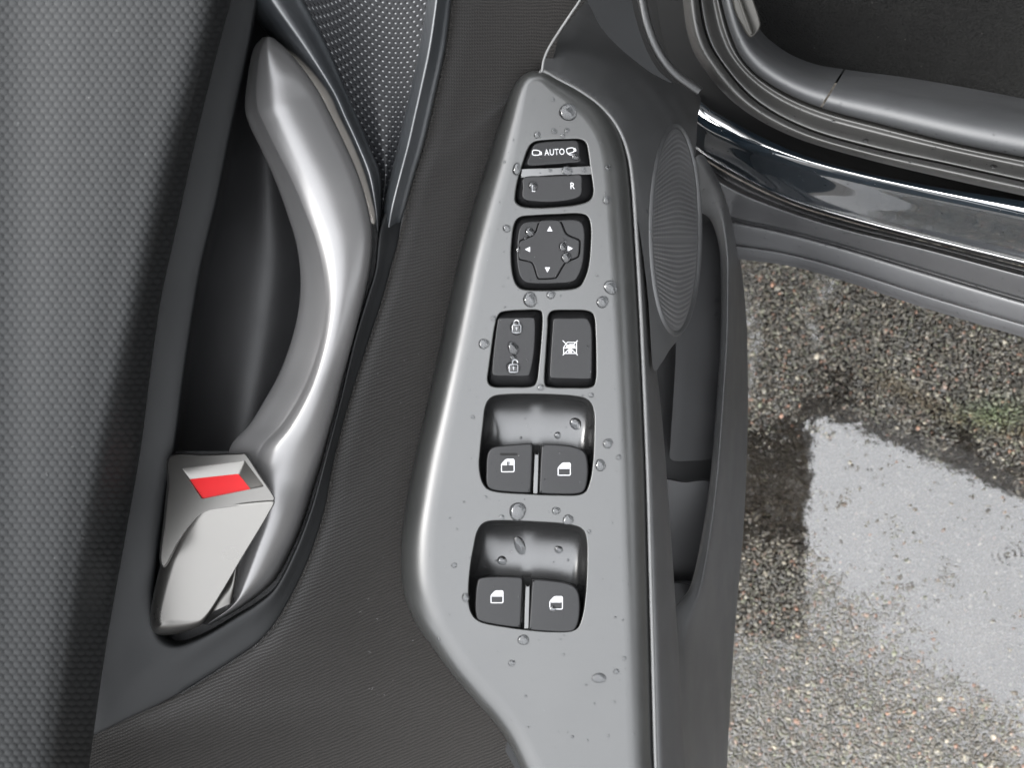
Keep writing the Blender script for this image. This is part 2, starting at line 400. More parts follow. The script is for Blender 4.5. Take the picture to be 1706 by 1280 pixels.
# deep cup behind the handle
ys = [-60, 60, 100, 220, 340, 450, 600, 745, 800]
ex = [434, 412, 404, 378, 356, 330, 304, 285, 268]; rx = [480, 480, 480, 505, 545, 575, 560, 520, 500]
rl = lambda t, z, k=0: [(a * (1 - t) + b_ * t + k, y, z) for a, b_, y in zip(ex, rx, ys)]
g = G()
g.loft([rl(0, 29, -6), rl(0, 20, 2), rl(.08, 0), rl(.25, -14), rl(.5, -22), rl(.72, -14), rl(.9, 2), rl(1, 16)], 60, 6)
g.cap([(260, 752), (548, 752), (528, 845), (502, 915), (470, 980), (440, 1012), (395, 1038), (345, 1068), (300, 1086), (262, 1084), (246, 1055), (246, 1000)], zf=lambda x, y: x * 0 + 9, step=60)
g.cap([(540, 340), (640, 380), (632, 450), (617, 500), (597, 567), (574, 665), (547, 765), (470, 760), (530, 600), (560, 470)], zf=lambda x, y: x * 0 + 12, step=60)
g.build('handle_recess', 'liner_plastic', door, 3, 'deep dark cup behind the silver handle')
# tweeter area: ridge on the left, mesh, ridge on the right
ty = [-60, 0, 80, 150, 194, 240, 290, 345, 385]
ml = [470, 503, 545, 575, 594, 613, 632, 634, 632]; mr = [722, 713, 700, 685, 675, 665, 653, 640, 634]
g = G()
tr = lambda t, z: [(a * (1 - t) + b_ * t, y, z) for a, b_, y in zip(ml, mr, ty)]
g.loft([tr(-.05, 20), tr(.0, 18), tr(.5, 14), tr(1.0, 18), tr(1.05, 20)], 120, 8)
g.build('tweeter_mesh', 'mesh_plastic', door, 2, 'perforated dark mesh above the handle')
lh = [395, 432, 494, 545, 566, 588, 608, 622, 628]
g = G()
L = lambda t, z: [(a * (1 - t) + b_ * t, y, z) for a, b_, y in zip(lh, ml, ty)]
g.loft([L(-.5, 2), L(-.28, 16), L(-.05, 25), L(.2, 28.5), L(.38, 29), L(.58, 27), L(.8, 22.5), L(1.0, 20), L(1.05, 16)], 120, 6)
g.build('mesh_border', 'rim_plastic', door, 2, 'rounded dark ridge between silver handle and mesh')
g = G()
rr = [757, 752, 742, 727, 717, 706, 691, 676, 666]
R = lambda t, z: [(a * (1 - t) + b_ * t, y, z - (7 if y > 360 else (2 if y > 340 else 0))) for a, b_, y in zip(mr, rr, ty)]
g.loft([R(-.05, 16), R(.03, 22), R(.22, 27), R(.38, 29.5), R(.55, 27), R(.75, 24), R(.95, 22), R(1.0, 19)], 120, 6)
g.build('mesh_border', 'rim_plastic', door, 3, 'rounded dark ridge between mesh and knit fabric')

# fabric
PL = [(880, 120), (858, 140), (838, 190), (815, 260), (790, 340), (765, 430), (745, 520), (728, 600), (708, 690), (690, 770), (675, 850), (668, 920),
      (672, 985), (692, 1038), (718, 1075), (752, 1122), (790, 1166), (822, 1202), (848, 1240), (870, 1285), (900, 1345)]
F0 = [(758, -60), (752, 0), (742, 78), (727, 150), (708, 234), (683, 316), (664, 400), (637, 500), (615, 567), (579, 678), (553, 780), (538, 860), (512, 936),
      (475, 1013), (440, 1062), (394, 1097), (295, 1159), (150, 1225), (110, 1290), (60, 1420)]
F1 = [(1010, -60), (985, -20), (950, 25), (925, 62), (908, 112), (870, 150), (850, 190), (826, 260), (800, 350), (772, 460), (745, 570), (722, 680), (700, 780),
      (682, 900), (690, 990), (725, 1060), (780, 1130), (830, 1190), (880, 1275), (960, 1400)]
def fab(t, z): return [(a[0] * (1 - t) + b_[0] * t, a[1] * (1 - t) + b_[1] * t, z) for a, b_ in zip(F0, F1)]
g = G()
g.loft([fab(-.03, 14), fab(.02, 19), fab(.2, 9), fab(.45, -1), fab(.7, -9), fab(.9, -14), fab(1.04, -17)], 220, 8)
o = g.build('fabric_insert', 'knit_fabric', door, 4, 'brownish black ribbed knit fabric between handle and switch panel')
# ribs follow the loft: rewrite UVs from loft parameters
me = o.data; nv_ = 6 * 8 + 1
stitch = G()
sl = cr([(x + 4, y, 20.2) for x, y in F0[:17]], 700, arc=True)
sl[:, 0] += np.where(np.arange(700) % 2, 1.8, -1.8)
tube(stitch, sl, 1.3, 5); stitch.build('edge_stitching', 'knit_fabric', door, 0)

# switch panel
PR = [(1092, 1340), (1089, 1250), (1085, 1100), (1081, 950), (1077, 800), (1071, 650), (1065, 520), (1058, 400), (1052, 310), (1044, 255), (1027, 212),
      (1000, 178), (965, 152), (930, 133), (905, 120)]
PLw = [(18, 6), (24, 8), (34, 10), (44, 12), (48, 13), (50, 14), (52, 14), (52, 14), (54, 14), (56, 14), (58, 14), (60, 14), (60, 14), (54, 14), (44, 13), (40, 12), (38, 12), (38, 12),
       (38, 12), (38, 12), (38, 12)]
ctrl = [(x, y, w, h) for (x, y), (w, h) in zip(PL, PLw)] + [(960, 1390, 30, 12), (1040, 1390, 30, 12)] + \
       [(x, y, 46, 15) for x, y in PR[:9]] + [(1044, 255, 44, 14), (1027, 212, 40, 12), (1000, 178, 36, 8), (965, 152, 30, 7), (930, 133, 24, 6), (905, 120, 18, 5)]
H_FOLD = [(868, 280), (878, 250), (889, 236), (915, 232), (945, 231), (966, 231), (977, 238), (981, 255), (984, 278), (988, 305), (989, 322), (982, 335), (960, 342), (934, 345), (900, 347), (872, 345), (859, 337), (858, 324), (862, 300)]
H_ADJ = [(852, 402), (856, 374), (866, 361), (890, 358), (930, 356), (965, 355), (980, 361), (985, 378), (985, 402), (982, 440), (974, 466), (962, 480), (930, 484), (880, 484), (862, 477), (854, 458), (851, 430)]
H_LOCK = [(817, 590), (823, 548), (830, 524), (842, 518), (870, 516), (896, 516), (904, 524), (903, 560), (899, 605), (895, 635), (885, 645), (850, 646), (822, 645), (812, 635), (814, 612)]
H_WLOCK = [(912, 545), (913, 526), (922, 517), (950, 516), (978, 517), (990, 526), (993, 555), (994, 600), (993, 634), (984, 646), (950, 647), (918, 646), (907, 638), (909, 590)]
H_W1 = [(804, 709), (808, 678), (818, 662), (840, 657), (895, 656), (955, 659), (980, 666), (990, 685), (991, 715), (989, 767), (983, 805), (970, 824), (930, 826), (877, 824), (826, 820), (806, 809), (798, 780), (800, 745)]
H_W2 = [(788, 915), (795, 885), (808, 870), (835, 867), (895, 869), (945, 873), (970, 881), (978, 900), (979, 935), (977, 984), (971, 1028), (958, 1051), (920, 1054), (880, 1051), (843, 1046), (800, 1037), (783, 1018), (780, 985), (783, 945)]
def zpanel(x, y): return -((x - 900) / 260.0) ** 2 * .9 - ((y - 700) / 600) ** 2 * .8
def loop(ctrl2, n=96): return cr(ctrl2, n, closed=True, arc=True)[:, :2]
HL = {k: loop(v_) for k, v_ in dict(fold=H_FOLD, adj=H_ADJ, lock=H_LOCK, wlock=H_WLOCK, w1=H_W1, w2=H_W2).items()}
g = G()
holes = []
for k, L_ in HL.items():
    n_ = inward(L_)
    wall = [(-2.2, 0), (-.9, 0), (-.2, -.08), (.4, -.3), (.9, -.7), (1.2, -1.2), (1.3, -3.0 if k in ('w1', 'w2') else -7)]
    rows = []
    for d_, z_ in wall:
        q = L_ + n_ * d_; rows.append(np.c_[q, zpanel(q[:, 0], q[:, 1]) + z_])
    g.grid(np.stack(rows), closed=True); holes.append(rows[0])
slab(g, ctrl, 340, qprof(10), holes, zpanel, 11)
g.build('switch_panel', 'panel_satin', door, 1.2, 'satin dark grey armrest panel holding the switches')

# wells of the window switches
def well(L_, x0, x1, y0, y1, depth):
    g = G(); lo, hi = L_.min(0), L_.max(0); t0 = (L_ - lo) / (hi - lo); B = np.stack([x0 + t0[:, 0] * (x1 - x0), y0 + t0[:, 1] * (y1 - y0)], 1)
    A = L_ + inward(L_) * 1.3; rows = []
    for t in np.linspace(0, 1, 14):
        q = A + (B - A) * (1 - math.cos(t * math.pi / 2)); rows.append(np.c_[q, zpanel(q[:, 0], q[:, 1]) - 2.0 - depth * math.sin(t * math.pi / 2)])
    g.grid(np.stack(rows), closed=True); g.cap(rows[-1], zf=lambda x, y: zpanel(x, y) - 2.0 - depth, step=9)
    return g.build('switch_well', 'well_black', door, 0)
well(HL['w1'], 838, 962, 722, 812, 12).__setitem__('label', 'glossy black scoop in front of the upper pair of window switches')
well(HL['w2'], 822, 952, 932, 1040, 12).__setitem__('label', 'glossy black scoop in front of the lower pair of window switches')

def pit(L_, z=-8):
    g = G(); q = L_ + inward(L_) * -1; g.cap(q, zf=lambda x, y: x * 0 + z, step=30); return g
for k in ('fold', 'adj', 'lock', 'wlock'): pit(HL[k]).build('switch_pit', 'void_black', door, 0)

def shrink(ctrl2, dl, dt, dr, db):
    a = np.array(ctrl2, float); cx_, cy_ = (a[:, 0].min() + a[:, 0].max()) / 2, (a[:, 1].min() + a[:, 1].max()) / 2
    hx, hy = (a[:, 0].max() - a[:, 0].min()) / 2, (a[:, 1].max() - a[:, 1].min()) / 2
    return np.stack([a[:, 0] + np.where(a[:, 0] < cx_, dl * (cx_ - a[:, 0]) / hx, -dr * (a[:, 0] - cx_) / hx),
                     a[:, 1] + np.where(a[:, 1] < cy_, dt * (cy_ - a[:, 1]) / hy, -db * (a[:, 1] - cy_) / hy)], 1)

def button(name, base, face, z0, zt, label, holes=(), zf=None, mat='button_black', n=96):
    """base and face loops (same n): sloping sides from base up to a flat face with a rounded edge"""
    A = loop(base, n); B = loop(face, n); k = np.argmin(np.linalg.norm(B - A[0], axis=1)); B = np.roll(B, -k, 0)
    zfun = zf or (lambda x, y: x * 0 + zt)
    g = G(); rows = [np.c_[A, np.full(n, z0 - 5)], np.c_[A, np.full(n, z0)]]
    zB = zfun(B[:, 0], B[:, 1]); nb = inward(B)
    for t in (.35, .7): rows.append(np.c_[A * (1 - t) + B * t, z0 * (1 - t) + (zB - .35) * t])
    for d_, dz in ((-1.1, -.42), (-.5, -.16), (.2, -.04), (1.0, 0), (2.0, 0)):
        q = B + nb * d_; rows.append(np.c_[q, zfun(q[:, 0], q[:, 1]) + dz])
    g.grid(np.stack(rows), closed=True); g.cap(rows[-1], holes, zfun, 9)
    o = g.build(name, mat, door, 0, label); return o, zfun

# --- print
def stroke(g, pts, w, zf, closed=False):
    p = np.asarray(pts, float); n = len(p)
    t = (np.roll(p, -1, 0) - np.roll(p, 1, 0)) if closed else np.gradient(p, axis=0)
    for i in range(n):
        a = p[i] - p[i - 1] if (closed or i > 0) else p[1] - p[0]; b_ = p[(i + 1) % n] - p[i] if (closed or i < n - 1) else a
        a = a / (np.linalg.norm(a) + 1e-9); b_ = b_ / (np.linalg.norm(b_) + 1e-9); m_ = a + b_; m_ /= np.linalg.norm(m_) + 1e-9
        c = max(.45, abs(m_ @ a)); t[i] = m_ / c
    nn = np.stack([-t[:, 1], t[:, 0]], 1) * w / 2
    A, B = p + nn, p - nn
    g.grid(np.stack([np.c_[A, zf(A[:, 0], A[:, 1]) + .09], np.c_[B, zf(B[:, 0], B[:, 1]) + .09]]), closed=closed)
def fillp(g, pts, zf):
    p = np.asarray(pts, float); g.raw(np.c_[p, zf(p[:, 0], p[:, 1]) + .08], [tuple(range(len(p)))])
def rrect(x0, y0, x1, y1, r, n=4):
    o = []
    for cx_, cy_, a0 in ((x1 - r, y0 + r, -90), (x1 - r, y1 - r, 0), (x0 + r, y1 - r, 90), (x0 + r, y0 + r, 180)):
        for i in range(n + 1):
            a = math.radians(a0 + 90 * i / n); o.append((cx_ + r * math.cos(a), cy_ + r * math.sin(a)))
    return o
def printed(g, name, parent, label=None): return g.build(name, 'print_white', parent, 0, label, merge=False)
def letters(text, x, y, size, zf, parent, rot=0, sx=1.0):
    cu = bpy.data.curves.new('t', 'FONT'); cu.body = text; cu.size = 1.0; cu.align_x = 'CENTER'; cu.align_y = 'CENTER'; cu.offset = .004; cu.space_character = 1.08
    to = bpy.data.objects.new('t', cu); COL.objects.link(to)
    dg = bpy.context.evaluated_depsgraph_get(); me = bpy.data.meshes.new_from_object(to.evaluated_get(dg))
    v = np.array([tuple(q.co) for q in me.vertices]); f = [tuple(p.vertices) for p in me.polygons]
    bpy.data.objects.remove(to); bpy.data.curves.remove(cu); bpy.data.meshes.remove(me)
    c, s_ = math.cos(rot), math.sin(rot); vx = v[:, 0] * size * sx; vy = -v[:, 1] * size
    px = x + vx * c - vy * s_; py = y + vx * s_ + vy * c
    g = G(); g.raw(np.c_[px, py, zf(px, py) + .09], f)
    return printed(g, 'lettering', parent)

# mirror folding rocker
zf_u = lambda x, y: -.2 + (y - 255) * .022
up_b = [(868, 281), (878, 250), (889, 237), (915, 233), (945, 232), (966, 232), (976, 239), (981, 256), (984, 281), (950, 280), (910, 281)]
up_f = [(881, 274), (884, 258), (889, 244), (897, 239), (915, 236.5), (945, 235), (960, 235.5), (964, 243), (965.5, 258), (966, 268), (948, 270.5), (915, 273)]
B1, z1 = button('mirror_fold_switch', up_b, up_f, -5.5, 0, 'black rocker end marked AUTO between two mirror symbols', zf=zf_u)
zf_l = lambda x, y: .1 - (y - 318) * .012
lo_b = [(866, 292), (861, 310), (859, 325), (861, 336), (874, 344), (900, 346), (934, 344), (960, 341), (981, 334), (988, 321), (987, 305), (984, 288), (950, 289), (910, 290)]
lo_f = [(875, 296), (872, 312), (871, 326), (876, 332), (892, 334.5), (915, 335.5), (940, 333.5), (960, 329), (968, 322), (969, 308), (967, 292), (950, 292.5), (915, 294)]
B1b, z1b = button('mirror_select_switch', lo_b, lo_f, -5.5, 0, 'black rocker end marked L and R', zf=zf_l)
g = G(); zb = lambda x, y: x * 0 + .25 - ((x - 926) / 60) ** 2 * .8
bar = [(869, 283), (872, 281), (925, 279.5), (982, 276.5), (985, 279), (986, 288), (984, 290.5), (925, 291.5), (872, 296), (868, 294)]
slab(g, [(x, y, 1.2, .5) for x, y in bar], 90, qprof(4), (), zb, 8)
g.build('switch_bar', 'divider_grey', door, 6, 'grey bar across the middle of the mirror rocker')
def mirror_icon(zf, x, y, s, folded, parent):
    g = G()
    body = [(-7.5, -1), (-6.5, -3.8), (-4, -4.8), (2, -4.6), (5.4, -3.2), (6.2, .2), (4.6, 3.4), (-5, 4.2), (-7.2, 2.6)]
    a = -.22 if folded else .04; c, sn = math.cos(a), math.sin(a)
    tr_ = lambda P_: [(x + (p[0] * c - p[1] * sn) * s, y + (p[0] * sn + p[1] * c) * s) for p in P_]
    stroke(g, cr(tr_(body), 30, closed=True), 1.5 * s, zf, True)
    fillp(g, tr_([(4.6, -3.2), (8.6, -2.6), (9.6, .5), (9.4, 3.2), (5.2, 3.6), (3.6, 3.4), (5.6, .2)]), zf)
    if folded: stroke(g, tr_([(-6.4, 4.2), (-3.5, 7), (.5, 8.4), (1.6, 7.6)]), 1.9 * s, zf)
    printed(g, 'mirror_symbol', parent, 'folding mirror symbol' if folded else 'open mirror symbol')
mirror_icon(z1, 894, 254.5, .93, False, B1); mirror_icon(z1, 951, 250.5, .93, True, B1)
letters('AUTO', 924, 253.6, 14.5, z1, B1, rot=-.05, sx=.80)
letters('L', 888.5, 314.5, 15.5, z1b, B1b, sx=.85); letters('R', 953.5, 310, 15.5, z1b, B1b, sx=.85)

# mirror adjusting pad
adj_f = shrink(H_ADJ, 11, 12, 12, 13)
pad = [(905, 366), (930, 366), (936, 372), (943, 388), (952, 394), (964, 399), (966.5, 405), (965, 424), (960, 430), (945, 436), (938, 444), (928, 461), (922, 464), (900, 465), (895, 462), (889, 444),
       (884, 437), (870, 433.5), (864, 430), (863.5, 412), (866, 402), (876, 397), (888, 391), (893, 384), (898, 370)]
padL = cr(pad, 160, closed=True, arc=True)[:, :2]
za = lambda x, y: .2 + ((x - 915) / 60) ** 2 * .3 - (y - 420) * .004
padn = inward(padL)
B2, z2 = button('mirror_adjust_switch', H_ADJ, adj_f, -5.5, 0, 'black square switch with a cross shaped pad and four arrows', zf=za, holes=[padL - padn * 1.2])
g = G()
for rr_, zz_ in (((-1.2, 0), (-.9, -.9)),):
    g.grid(np.stack([np.c_[padL + padn * -1.2, za(padL[:, 0], padL[:, 1])], np.c_[padL + padn * -1.0, za(padL[:, 0], padL[:, 1]) - 1.2]]), closed=True)
g.cap(padL + padn * -1.0, zf=lambda x, y: za(x, y) - 1.2, step=12); g.build('pad_groove', 'void_black', B2, 0)
g = G(); rows = []
for d_, z_ in ((.9, -1.2), (1.0, -.35), (1.5, -.08), (2.3, .02), (3.4, .02)):
    q = padL + padn * d_; rows.append(np.c_[q, za(q[:, 0], q[:, 1]) + z_ + .12])
g.grid(np.stack(rows), closed=True); g.cap(rows[-1], zf=lambda x, y: za(x, y) + .14, step=7); g.build('pad', 'button_black', B2, 0)
zpad = lambda x, y: za(x, y) + .2
for x, y, a, lb in ((916, 381.5, 0, 'up'), (949.5, 414, 90, 'right'), (912, 449, 180, 'down'), (879.5, 415.5, 270, 'left')):
    g = G(); t = math.radians(a); P_ = [(0, -5), (4.4, 3.6), (-4.4, 3.6)]
    fillp(g, [(x + p[0] * math.cos(t) - p[1] * math.sin(t), y + p[0] * math.sin(t) + p[1] * math.cos(t)) for p in P_], zpad)
    printed(g, 'arrow', B2, 'white arrow pointing ' + lb)

# door lock and window lock
lk_f = [(830, 536), (833, 531), (860, 530.5), (886, 530), (890.5, 535), (890.5, 565), (888, 595), (882, 622), (876, 625.5), (850, 625.5), (826, 625), (821, 620), (823, 590), (827, 556)]
B3, z3 = button('door_lock_switch', H_LOCK, lk_f, -5.5, 0, 'black rocker with a closed and an open padlock symbol', zf=lambda x, y: .1 + ((y - 580) / 60) ** 2 * .7)
wl_f = [(922, 540), (923, 533), (928, 531), (950, 531), (975, 531), (981, 536), (985, 550), (985.5, 590), (984.5, 626), (980, 630.5), (950, 630), (921, 629), (917, 624), (919, 585)]
B4, z4 = button('window_lock_switch', H_WLOCK, wl_f, -5.5, 0, 'black switch with a crossed out window symbol', zf=lambda x, y: .1 - (y - 580) * .006)
def lock_icon(x, y, opened, zf, parent):
    g = G(); stroke(g, rrect(x - 6.6, y - 3, x + 6.6, y + 9, 1.6), 1.5, zf, True)
    ox = 0 if not opened else 2.5
    sh = [(x - 4.2 + ox, y - 3)] + [(x + ox + 4.2 * math.cos(math.radians(a)), y - 7 + 4.4 * math.sin(math.radians(a))) for a in range(180, 361, 20)]
    sh.append((x + 4.2 + ox, y - (3 if not opened else 5.5)))
    stroke(g, sh, 1.8, zf)
    stroke(g, [(x, y + .8), (x, y + 5.4)], 1.5, zf); fillp(g, [(x - 1.3, y + .3), (x + 1.3, y + .3), (x + 1.3, y + 2.7), (x - 1.3, y + 2.7)], zf)
    printed(g, 'padlock_symbol', parent, 'open padlock symbol' if opened else 'closed padlock symbol')
lock_icon(860.5, 545, False, z3, B3); lock_icon(855.5, 611, True, z3, B3)
def window_icon(x, y, s, kind, zf, parent):
    g = G(); o = [(-10.5, 10), (-10.5, -1.5), (-8.5, -4.5), (-3.5, -9.5), (-1, -10.5), (9, -10.5), (10.5, -9), (10.5, 9), (9, 10.5), (-9.5, 10.5)]
    T = lambda P_: [(x + p[0] * s, y + p[1] * s) for p in P_]
    stroke(g, T(o), 1.35, zf, True)
    if kind in ('full', 'auto', 'rear'):
        P_ = [(-9.2, -.6), (-8, -3.6), (-3, -8.6), (-1, -9.3), (9.3, -9.3), (9.3, -.6)]
        fillp(g, T(P_), zf)
    printed(g, 'window_symbol', parent, None)
    if kind == 'auto':
        g = G(); z5 = lambda X__, Y__: zf(X__, Y__) + .06
        P_ = [(0, -6.5), (3, -3), (1.2, -3), (1.2, 3.2), (3, 3.2), (0, 6.8), (-3, 3.2), (-1.2, 3.2), (-1.2, -3), (-3, -3)]
        p = np.array(T(P_)); g.cap(p, zf=lambda a, b_: z5(a, b_) + .09, step=50); g.build('arrow', 'button_black', parent, 0)
    if kind == 'rear':
        pass
g = G(); zfi = z4
T = lambda P_: [(950 + p[0], 580 + p[1]) for p in P_]
stroke(g, T([(-11, 9), (-11, -1), (-5, -9.5), (10.5, -9.5), (10.5, 9)]), 1.2, zfi, True)
stroke(g, T([(-11, 0), (10.5, 0)]), 1.2, zfi); stroke(g, T([(-12.5, -12.5), (12.5, 12)]), 1.2, zfi); stroke(g, T([(12.5, -12.5), (-12.5, 12)]), 1.2, zfi)
fillp(g, T([(-1, -6.5), (4.5, -6.5), (8.5, -3.5), (8.5, -1.4), (-7.5, -1.4), (-6, -4)]), zfi)
fillp(g, T([(-3.4, 5.5), (0, 1.2), (3.4, 5.5), (1.6, 8.6), (-1.6, 8.6)]), zfi)
printed(g, 'crossed_window_symbol', B4)

# four window switches
def wswitch(ctrl2, tilt, cx_, cy_, icon, kind, label):
    n = 110; A = cr(ctrl2, n, closed=True, arc=True)[:, :2]; nn = inward(A)
    zfn = lambda x, y: .6 - (y - cy_) * tilt - ((x - cx_) / 50) ** 2 * .3
    g = G(); rows = []
    for d_, dz in ((-.3, -14), (-.3, -1.5), (.1, -.7), (.8, -.25), (1.8, -.05), (3, 0), (4.2, 0)):
        q = A + nn * d_; rows.append(np.c_[q, zfn(q[:, 0], q[:, 1]) + dz])
    g.grid(np.stack(rows), closed=True)
    g.cap(rows[-1], (), zfn, 8); o = g.build('window_switch', 'button_black', door, 0, label)
    window_icon(*icon, kind, zfn, o)
    return o, zfn
WS1, zw1 = wswitch([(810, 785), (812, 758), (821, 746), (845, 742), (870, 740), (884, 739.5), (887.5, 743), (886.5, 780), (884.5, 815), (881, 821.5), (850, 820.5), (822, 817), (811, 808)], .022, 850, 780, (846, 776, 1.0), 'auto', 'upper left window switch with a slot and a double arrow in its symbol')
WS2, zw2 = wswitch([(902, 745), (904, 740.5), (930, 741), (955, 744), (973, 752), (979, 768), (979.5, 795), (974, 817), (960, 823.5), (930, 824), (901, 822.5), (898.5, 818), (900, 780)], .022, 938, 780, (940, 782, .97), 'full', 'upper right window switch with a plain window symbol')
WS3, zw3 = wswitch([(792, 1001), (795, 972), (803, 963), (835, 961), (862, 962), (869.5, 963), (871, 967), (869.5, 1005), (867.5, 1042), (864, 1046), (830, 1042), (800, 1035), (793, 1024)], .022, 832, 1003, (828, 995, .95), 'full', 'lower left window switch with a plain window symbol')
WS4, zw4 = wswitch([(886.5, 970), (889, 966), (920, 968), (948, 973), (961, 982), (966, 1000), (965, 1030), (958, 1049), (945, 1054), (915, 1053), (884, 1050.5), (881.5, 1046), (884, 1010)], .022, 923, 1008, (926.5, 1005, 1.0), 'rear', 'lower right window switch with wet window symbol')
g = G(); stroke(g, rrect(833, 755.2, 862, 759.4, 2), 1.0, lambda x, y: zw1(x, y) - .02, True)
g2 = G(); fillp(g2, rrect(833, 755.2, 862, 759.4, 2), lambda x, y: zw1(x, y) + .0); g2.build('slot', 'void_black', WS1, 0, merge=False)
for (xa, xb, y0, y1, lb) in ((890.5, 896.5, 758, 823, 'upper'), (875.5, 881.5, 978, 1048, 'lower')):
    g = G(); c = [(xa, y0 + 2), (xa + 2, y0), (xb, y0), (xb + 1.0, y0 + 2), (xb - .8, y1 - 2), (xb - 2, y1), (xa - 1, y1), (xa - 2, y1 - 2)]
    slab(g, [(x, y, .8, .3) for x, y in c], 60, qprof(3), (), lambda x, y: x * 0 - .9 - (y - y0) * .004, 8)
    g.build('switch_divider', 'divider_grey', door, 9, 'narrow grey bar between the %s two window switches' % lb)
    g = G(); sx = -1.5 if lb == 'upper' else 2
    p = [(xa - 4, y0 - 16), (xb + 4, y0 - 16), (xb + 5, y1), (xa - 6, y1)]
    g.cap(p, zf=lambda x, y: x * 0 - 5.5, step=30); g.build('switch_gap', 'void_black', door, 6)

g = G(); g.cap([(846, 1228), (870, 1262), (905, 1330), (836, 1340), (838, 1280)], zf=lambda x, y: x * 0 - 15.5, step=20); g.build('lower_filler', 'trim_plastic', door, 3)
# right-hand bead of the panel, armrest side, front trim with speaker pod
PRr = PR[::-1]
bead = [(x + 2.5, y, -6.2 - 4 * min(1, i / 4)) for i, (x, y) in enumerate(PRr)]
bead = [(900, 122, -4), (906, 118, -5)] + bead[1:] + [(1095, 1400, -10)]
g = G(); bl = cr(bead, 500, arc=True); tube(g, bl, 3.4, 8)
g.build('panel_bead', 'seam_edge', door, 0, 'thin worn bead along the right edge of the switch panel')
AY = [250, 300, 361, 430, 501, 589, 650, 744, 850, 1000, 1110, 1280, 1400]
AX = [1044, 1052, 1057, 1061, 1065, 1069, 1072, 1076, 1079, 1083, 1086, 1090, 1095]
BX = [1046, 1058, 1073, 1079, 1085, 1091, 1098, 1107, 1115, 1125, 1132, 1141, 1147]
ar = lambda t, z: [(a * (1 - t) + b_ * t, y, z) for a, b_, y in zip(AX, BX, AY)]
g = G(); g.loft([ar(-.1, -13), ar(.1, -10), ar(.35, -13), ar(.7, -27), ar(.94, -44), ar(1.0, -52)], 140, 5)
g.build('armrest_side', 'trim_rough', door, 25, 'grained dark side of the armrest facing the car')
seam = np.array([(p[0], p[1]) for p in bl])
def ztrim(x, y):
    p = np.stack([np.ravel(x), np.ravel(y)], 1); d_ = dist(p, seam[::12]); 
    z = -10 - .28 * d_ - .0045 * d_ ** 2
    z += np.where(p[:, 1] < 140, (140 - p[:, 1]) * .12, 0)
    return z.reshape(np.shape(x))
fo = [(1055, 330), (1046, 260), (1028, 214), (1000, 180), (965, 155), (930, 136), (903, 121), (906, 100), (914, 80), (930, 54), (950, 24), (965, 2), (976, -20), (987, 15), (1002, 44), (1030, 76), (1060, 101), (1085, 119), (1120, 136), (1165, 156),
      (1162, 200), (1159, 262), (1160, 300), (1162, 360), (1162, 430), (1158, 500), (1146, 538), (1130, 565), (1115, 584), (1102, 605), (1088, 612), (1080, 501), (1068, 400)]
spk = [(1124 + 38 * math.cos(a), 383 + 170 * math.sin(a)) for a in np.linspace(0, 2 * math.pi, 100, endpoint=False)]
g = G(); n0 = cr(fo, 300, closed=True, arc=True)
g.cap(n0[:, :2], (), ztrim, 7)
g.build('front_trim', 'lower_plastic_lit', door, 4, 'smooth dark trim ahead of the switch panel running down to the speaker')
g = G(); rail_l = cr([(903, 119, -4), (906, 100, -4), (914, 80, -4), (930, 54, -4), (950, 24, -3), (965, 2, -3), (980, -25, -3)], 80)
tube(g, rail_l, 2.2, 6); g.build('trim_lip', 'seam_edge', door, 0)
# speaker: ridged oval grille and its ring
cx_, cy_, rx_, ry_ = 1125, 383, 37, 168
g = G(); nr, na = 200, 96
uu = np.linspace(-1, 1, 520); vv = np.linspace(-1, 1, 90); VV, UU = np.meshgrid(vv, uu)
half = np.sqrt(np.clip(1 - UU ** 2, 0, 1)); lean = -3 * UU * 0
px = cx_ + rx_ * VV * half; py = cy_ + ry_ * UU
F_ = np.sqrt((py - 400) ** 2 + 9) + .018 * np.abs(px - 1130) ** 2 * (np.abs(py - 400) / 168) + .7 * (np.sqrt((px - 1130) ** 2 + 60) - 7.7) * (np.abs(py - 400) / 168)
rg = np.cos(2 * math.pi * F_ / 8.4); rg = np.clip(rg * 1.6, -1, 1)
fine = np.cos(2 * math.pi * px / 4.2) * .12 * np.clip(1 - (px - 1090) / 40, 0, 1)
ed = np.clip((1 - np.sqrt(UU ** 2 + (VV * half) ** 2)) * 14, 0, 1)
zs = ztrim(px, py) + 1.2 + (.45 * rg + fine) * ed
g.grid(np.stack([px, py, zs], 2))
g.build('speaker_grille', 'grille_plastic', door, 0, 'oval ridged speaker grille low on the door')
g = G(); el = np.array([(cx_ - 1 + (rx_ + 4) * math.cos(a), cy_ + (ry_ + 5) * math.sin(a)) for a in np.linspace(0, 2 * math.pi, 160, endpoint=False)])
tube(g, np.c_[el, ztrim(el[:, 0], el[:, 1]) + 0.2], 5, 9, closed=True, squash=.7); g.build('speaker_ring', 'lower_plastic_lit', door, 0, 'raised ring round the oval speaker grille')

# upper front corner of the trim, reaching towards the mirror
g = G(); g.cap(cr([(955, -60), (1050, -60), (1053, 0), (1062, 40), (1076, 80), (1096, 116), (1120, 138), (1085, 121), (1058, 101), (1030, 77), (1002, 46), (986, 16), (972, -14)], 120, closed=True, arc=True)[:, :2],
      zf=lambda x, y: -4 + (110 - y) * .10 - (x - 1000) * .10, step=9)
g.build('corner_trim', 'trim_plastic', door, 5, 'dark corner trim at the front of the door')
g = G(); tube(g, cr([(1062, -60, -42), (1070, 0, -42), (1080, 45, -44), (1098, 88, -48), (1125, 122, -55), (1166, 152, -64)], 60), 8, 8)
g.build('door_edge_seal', 'rubber', door, 12, 'worn rubber seal on the front edge of the door')

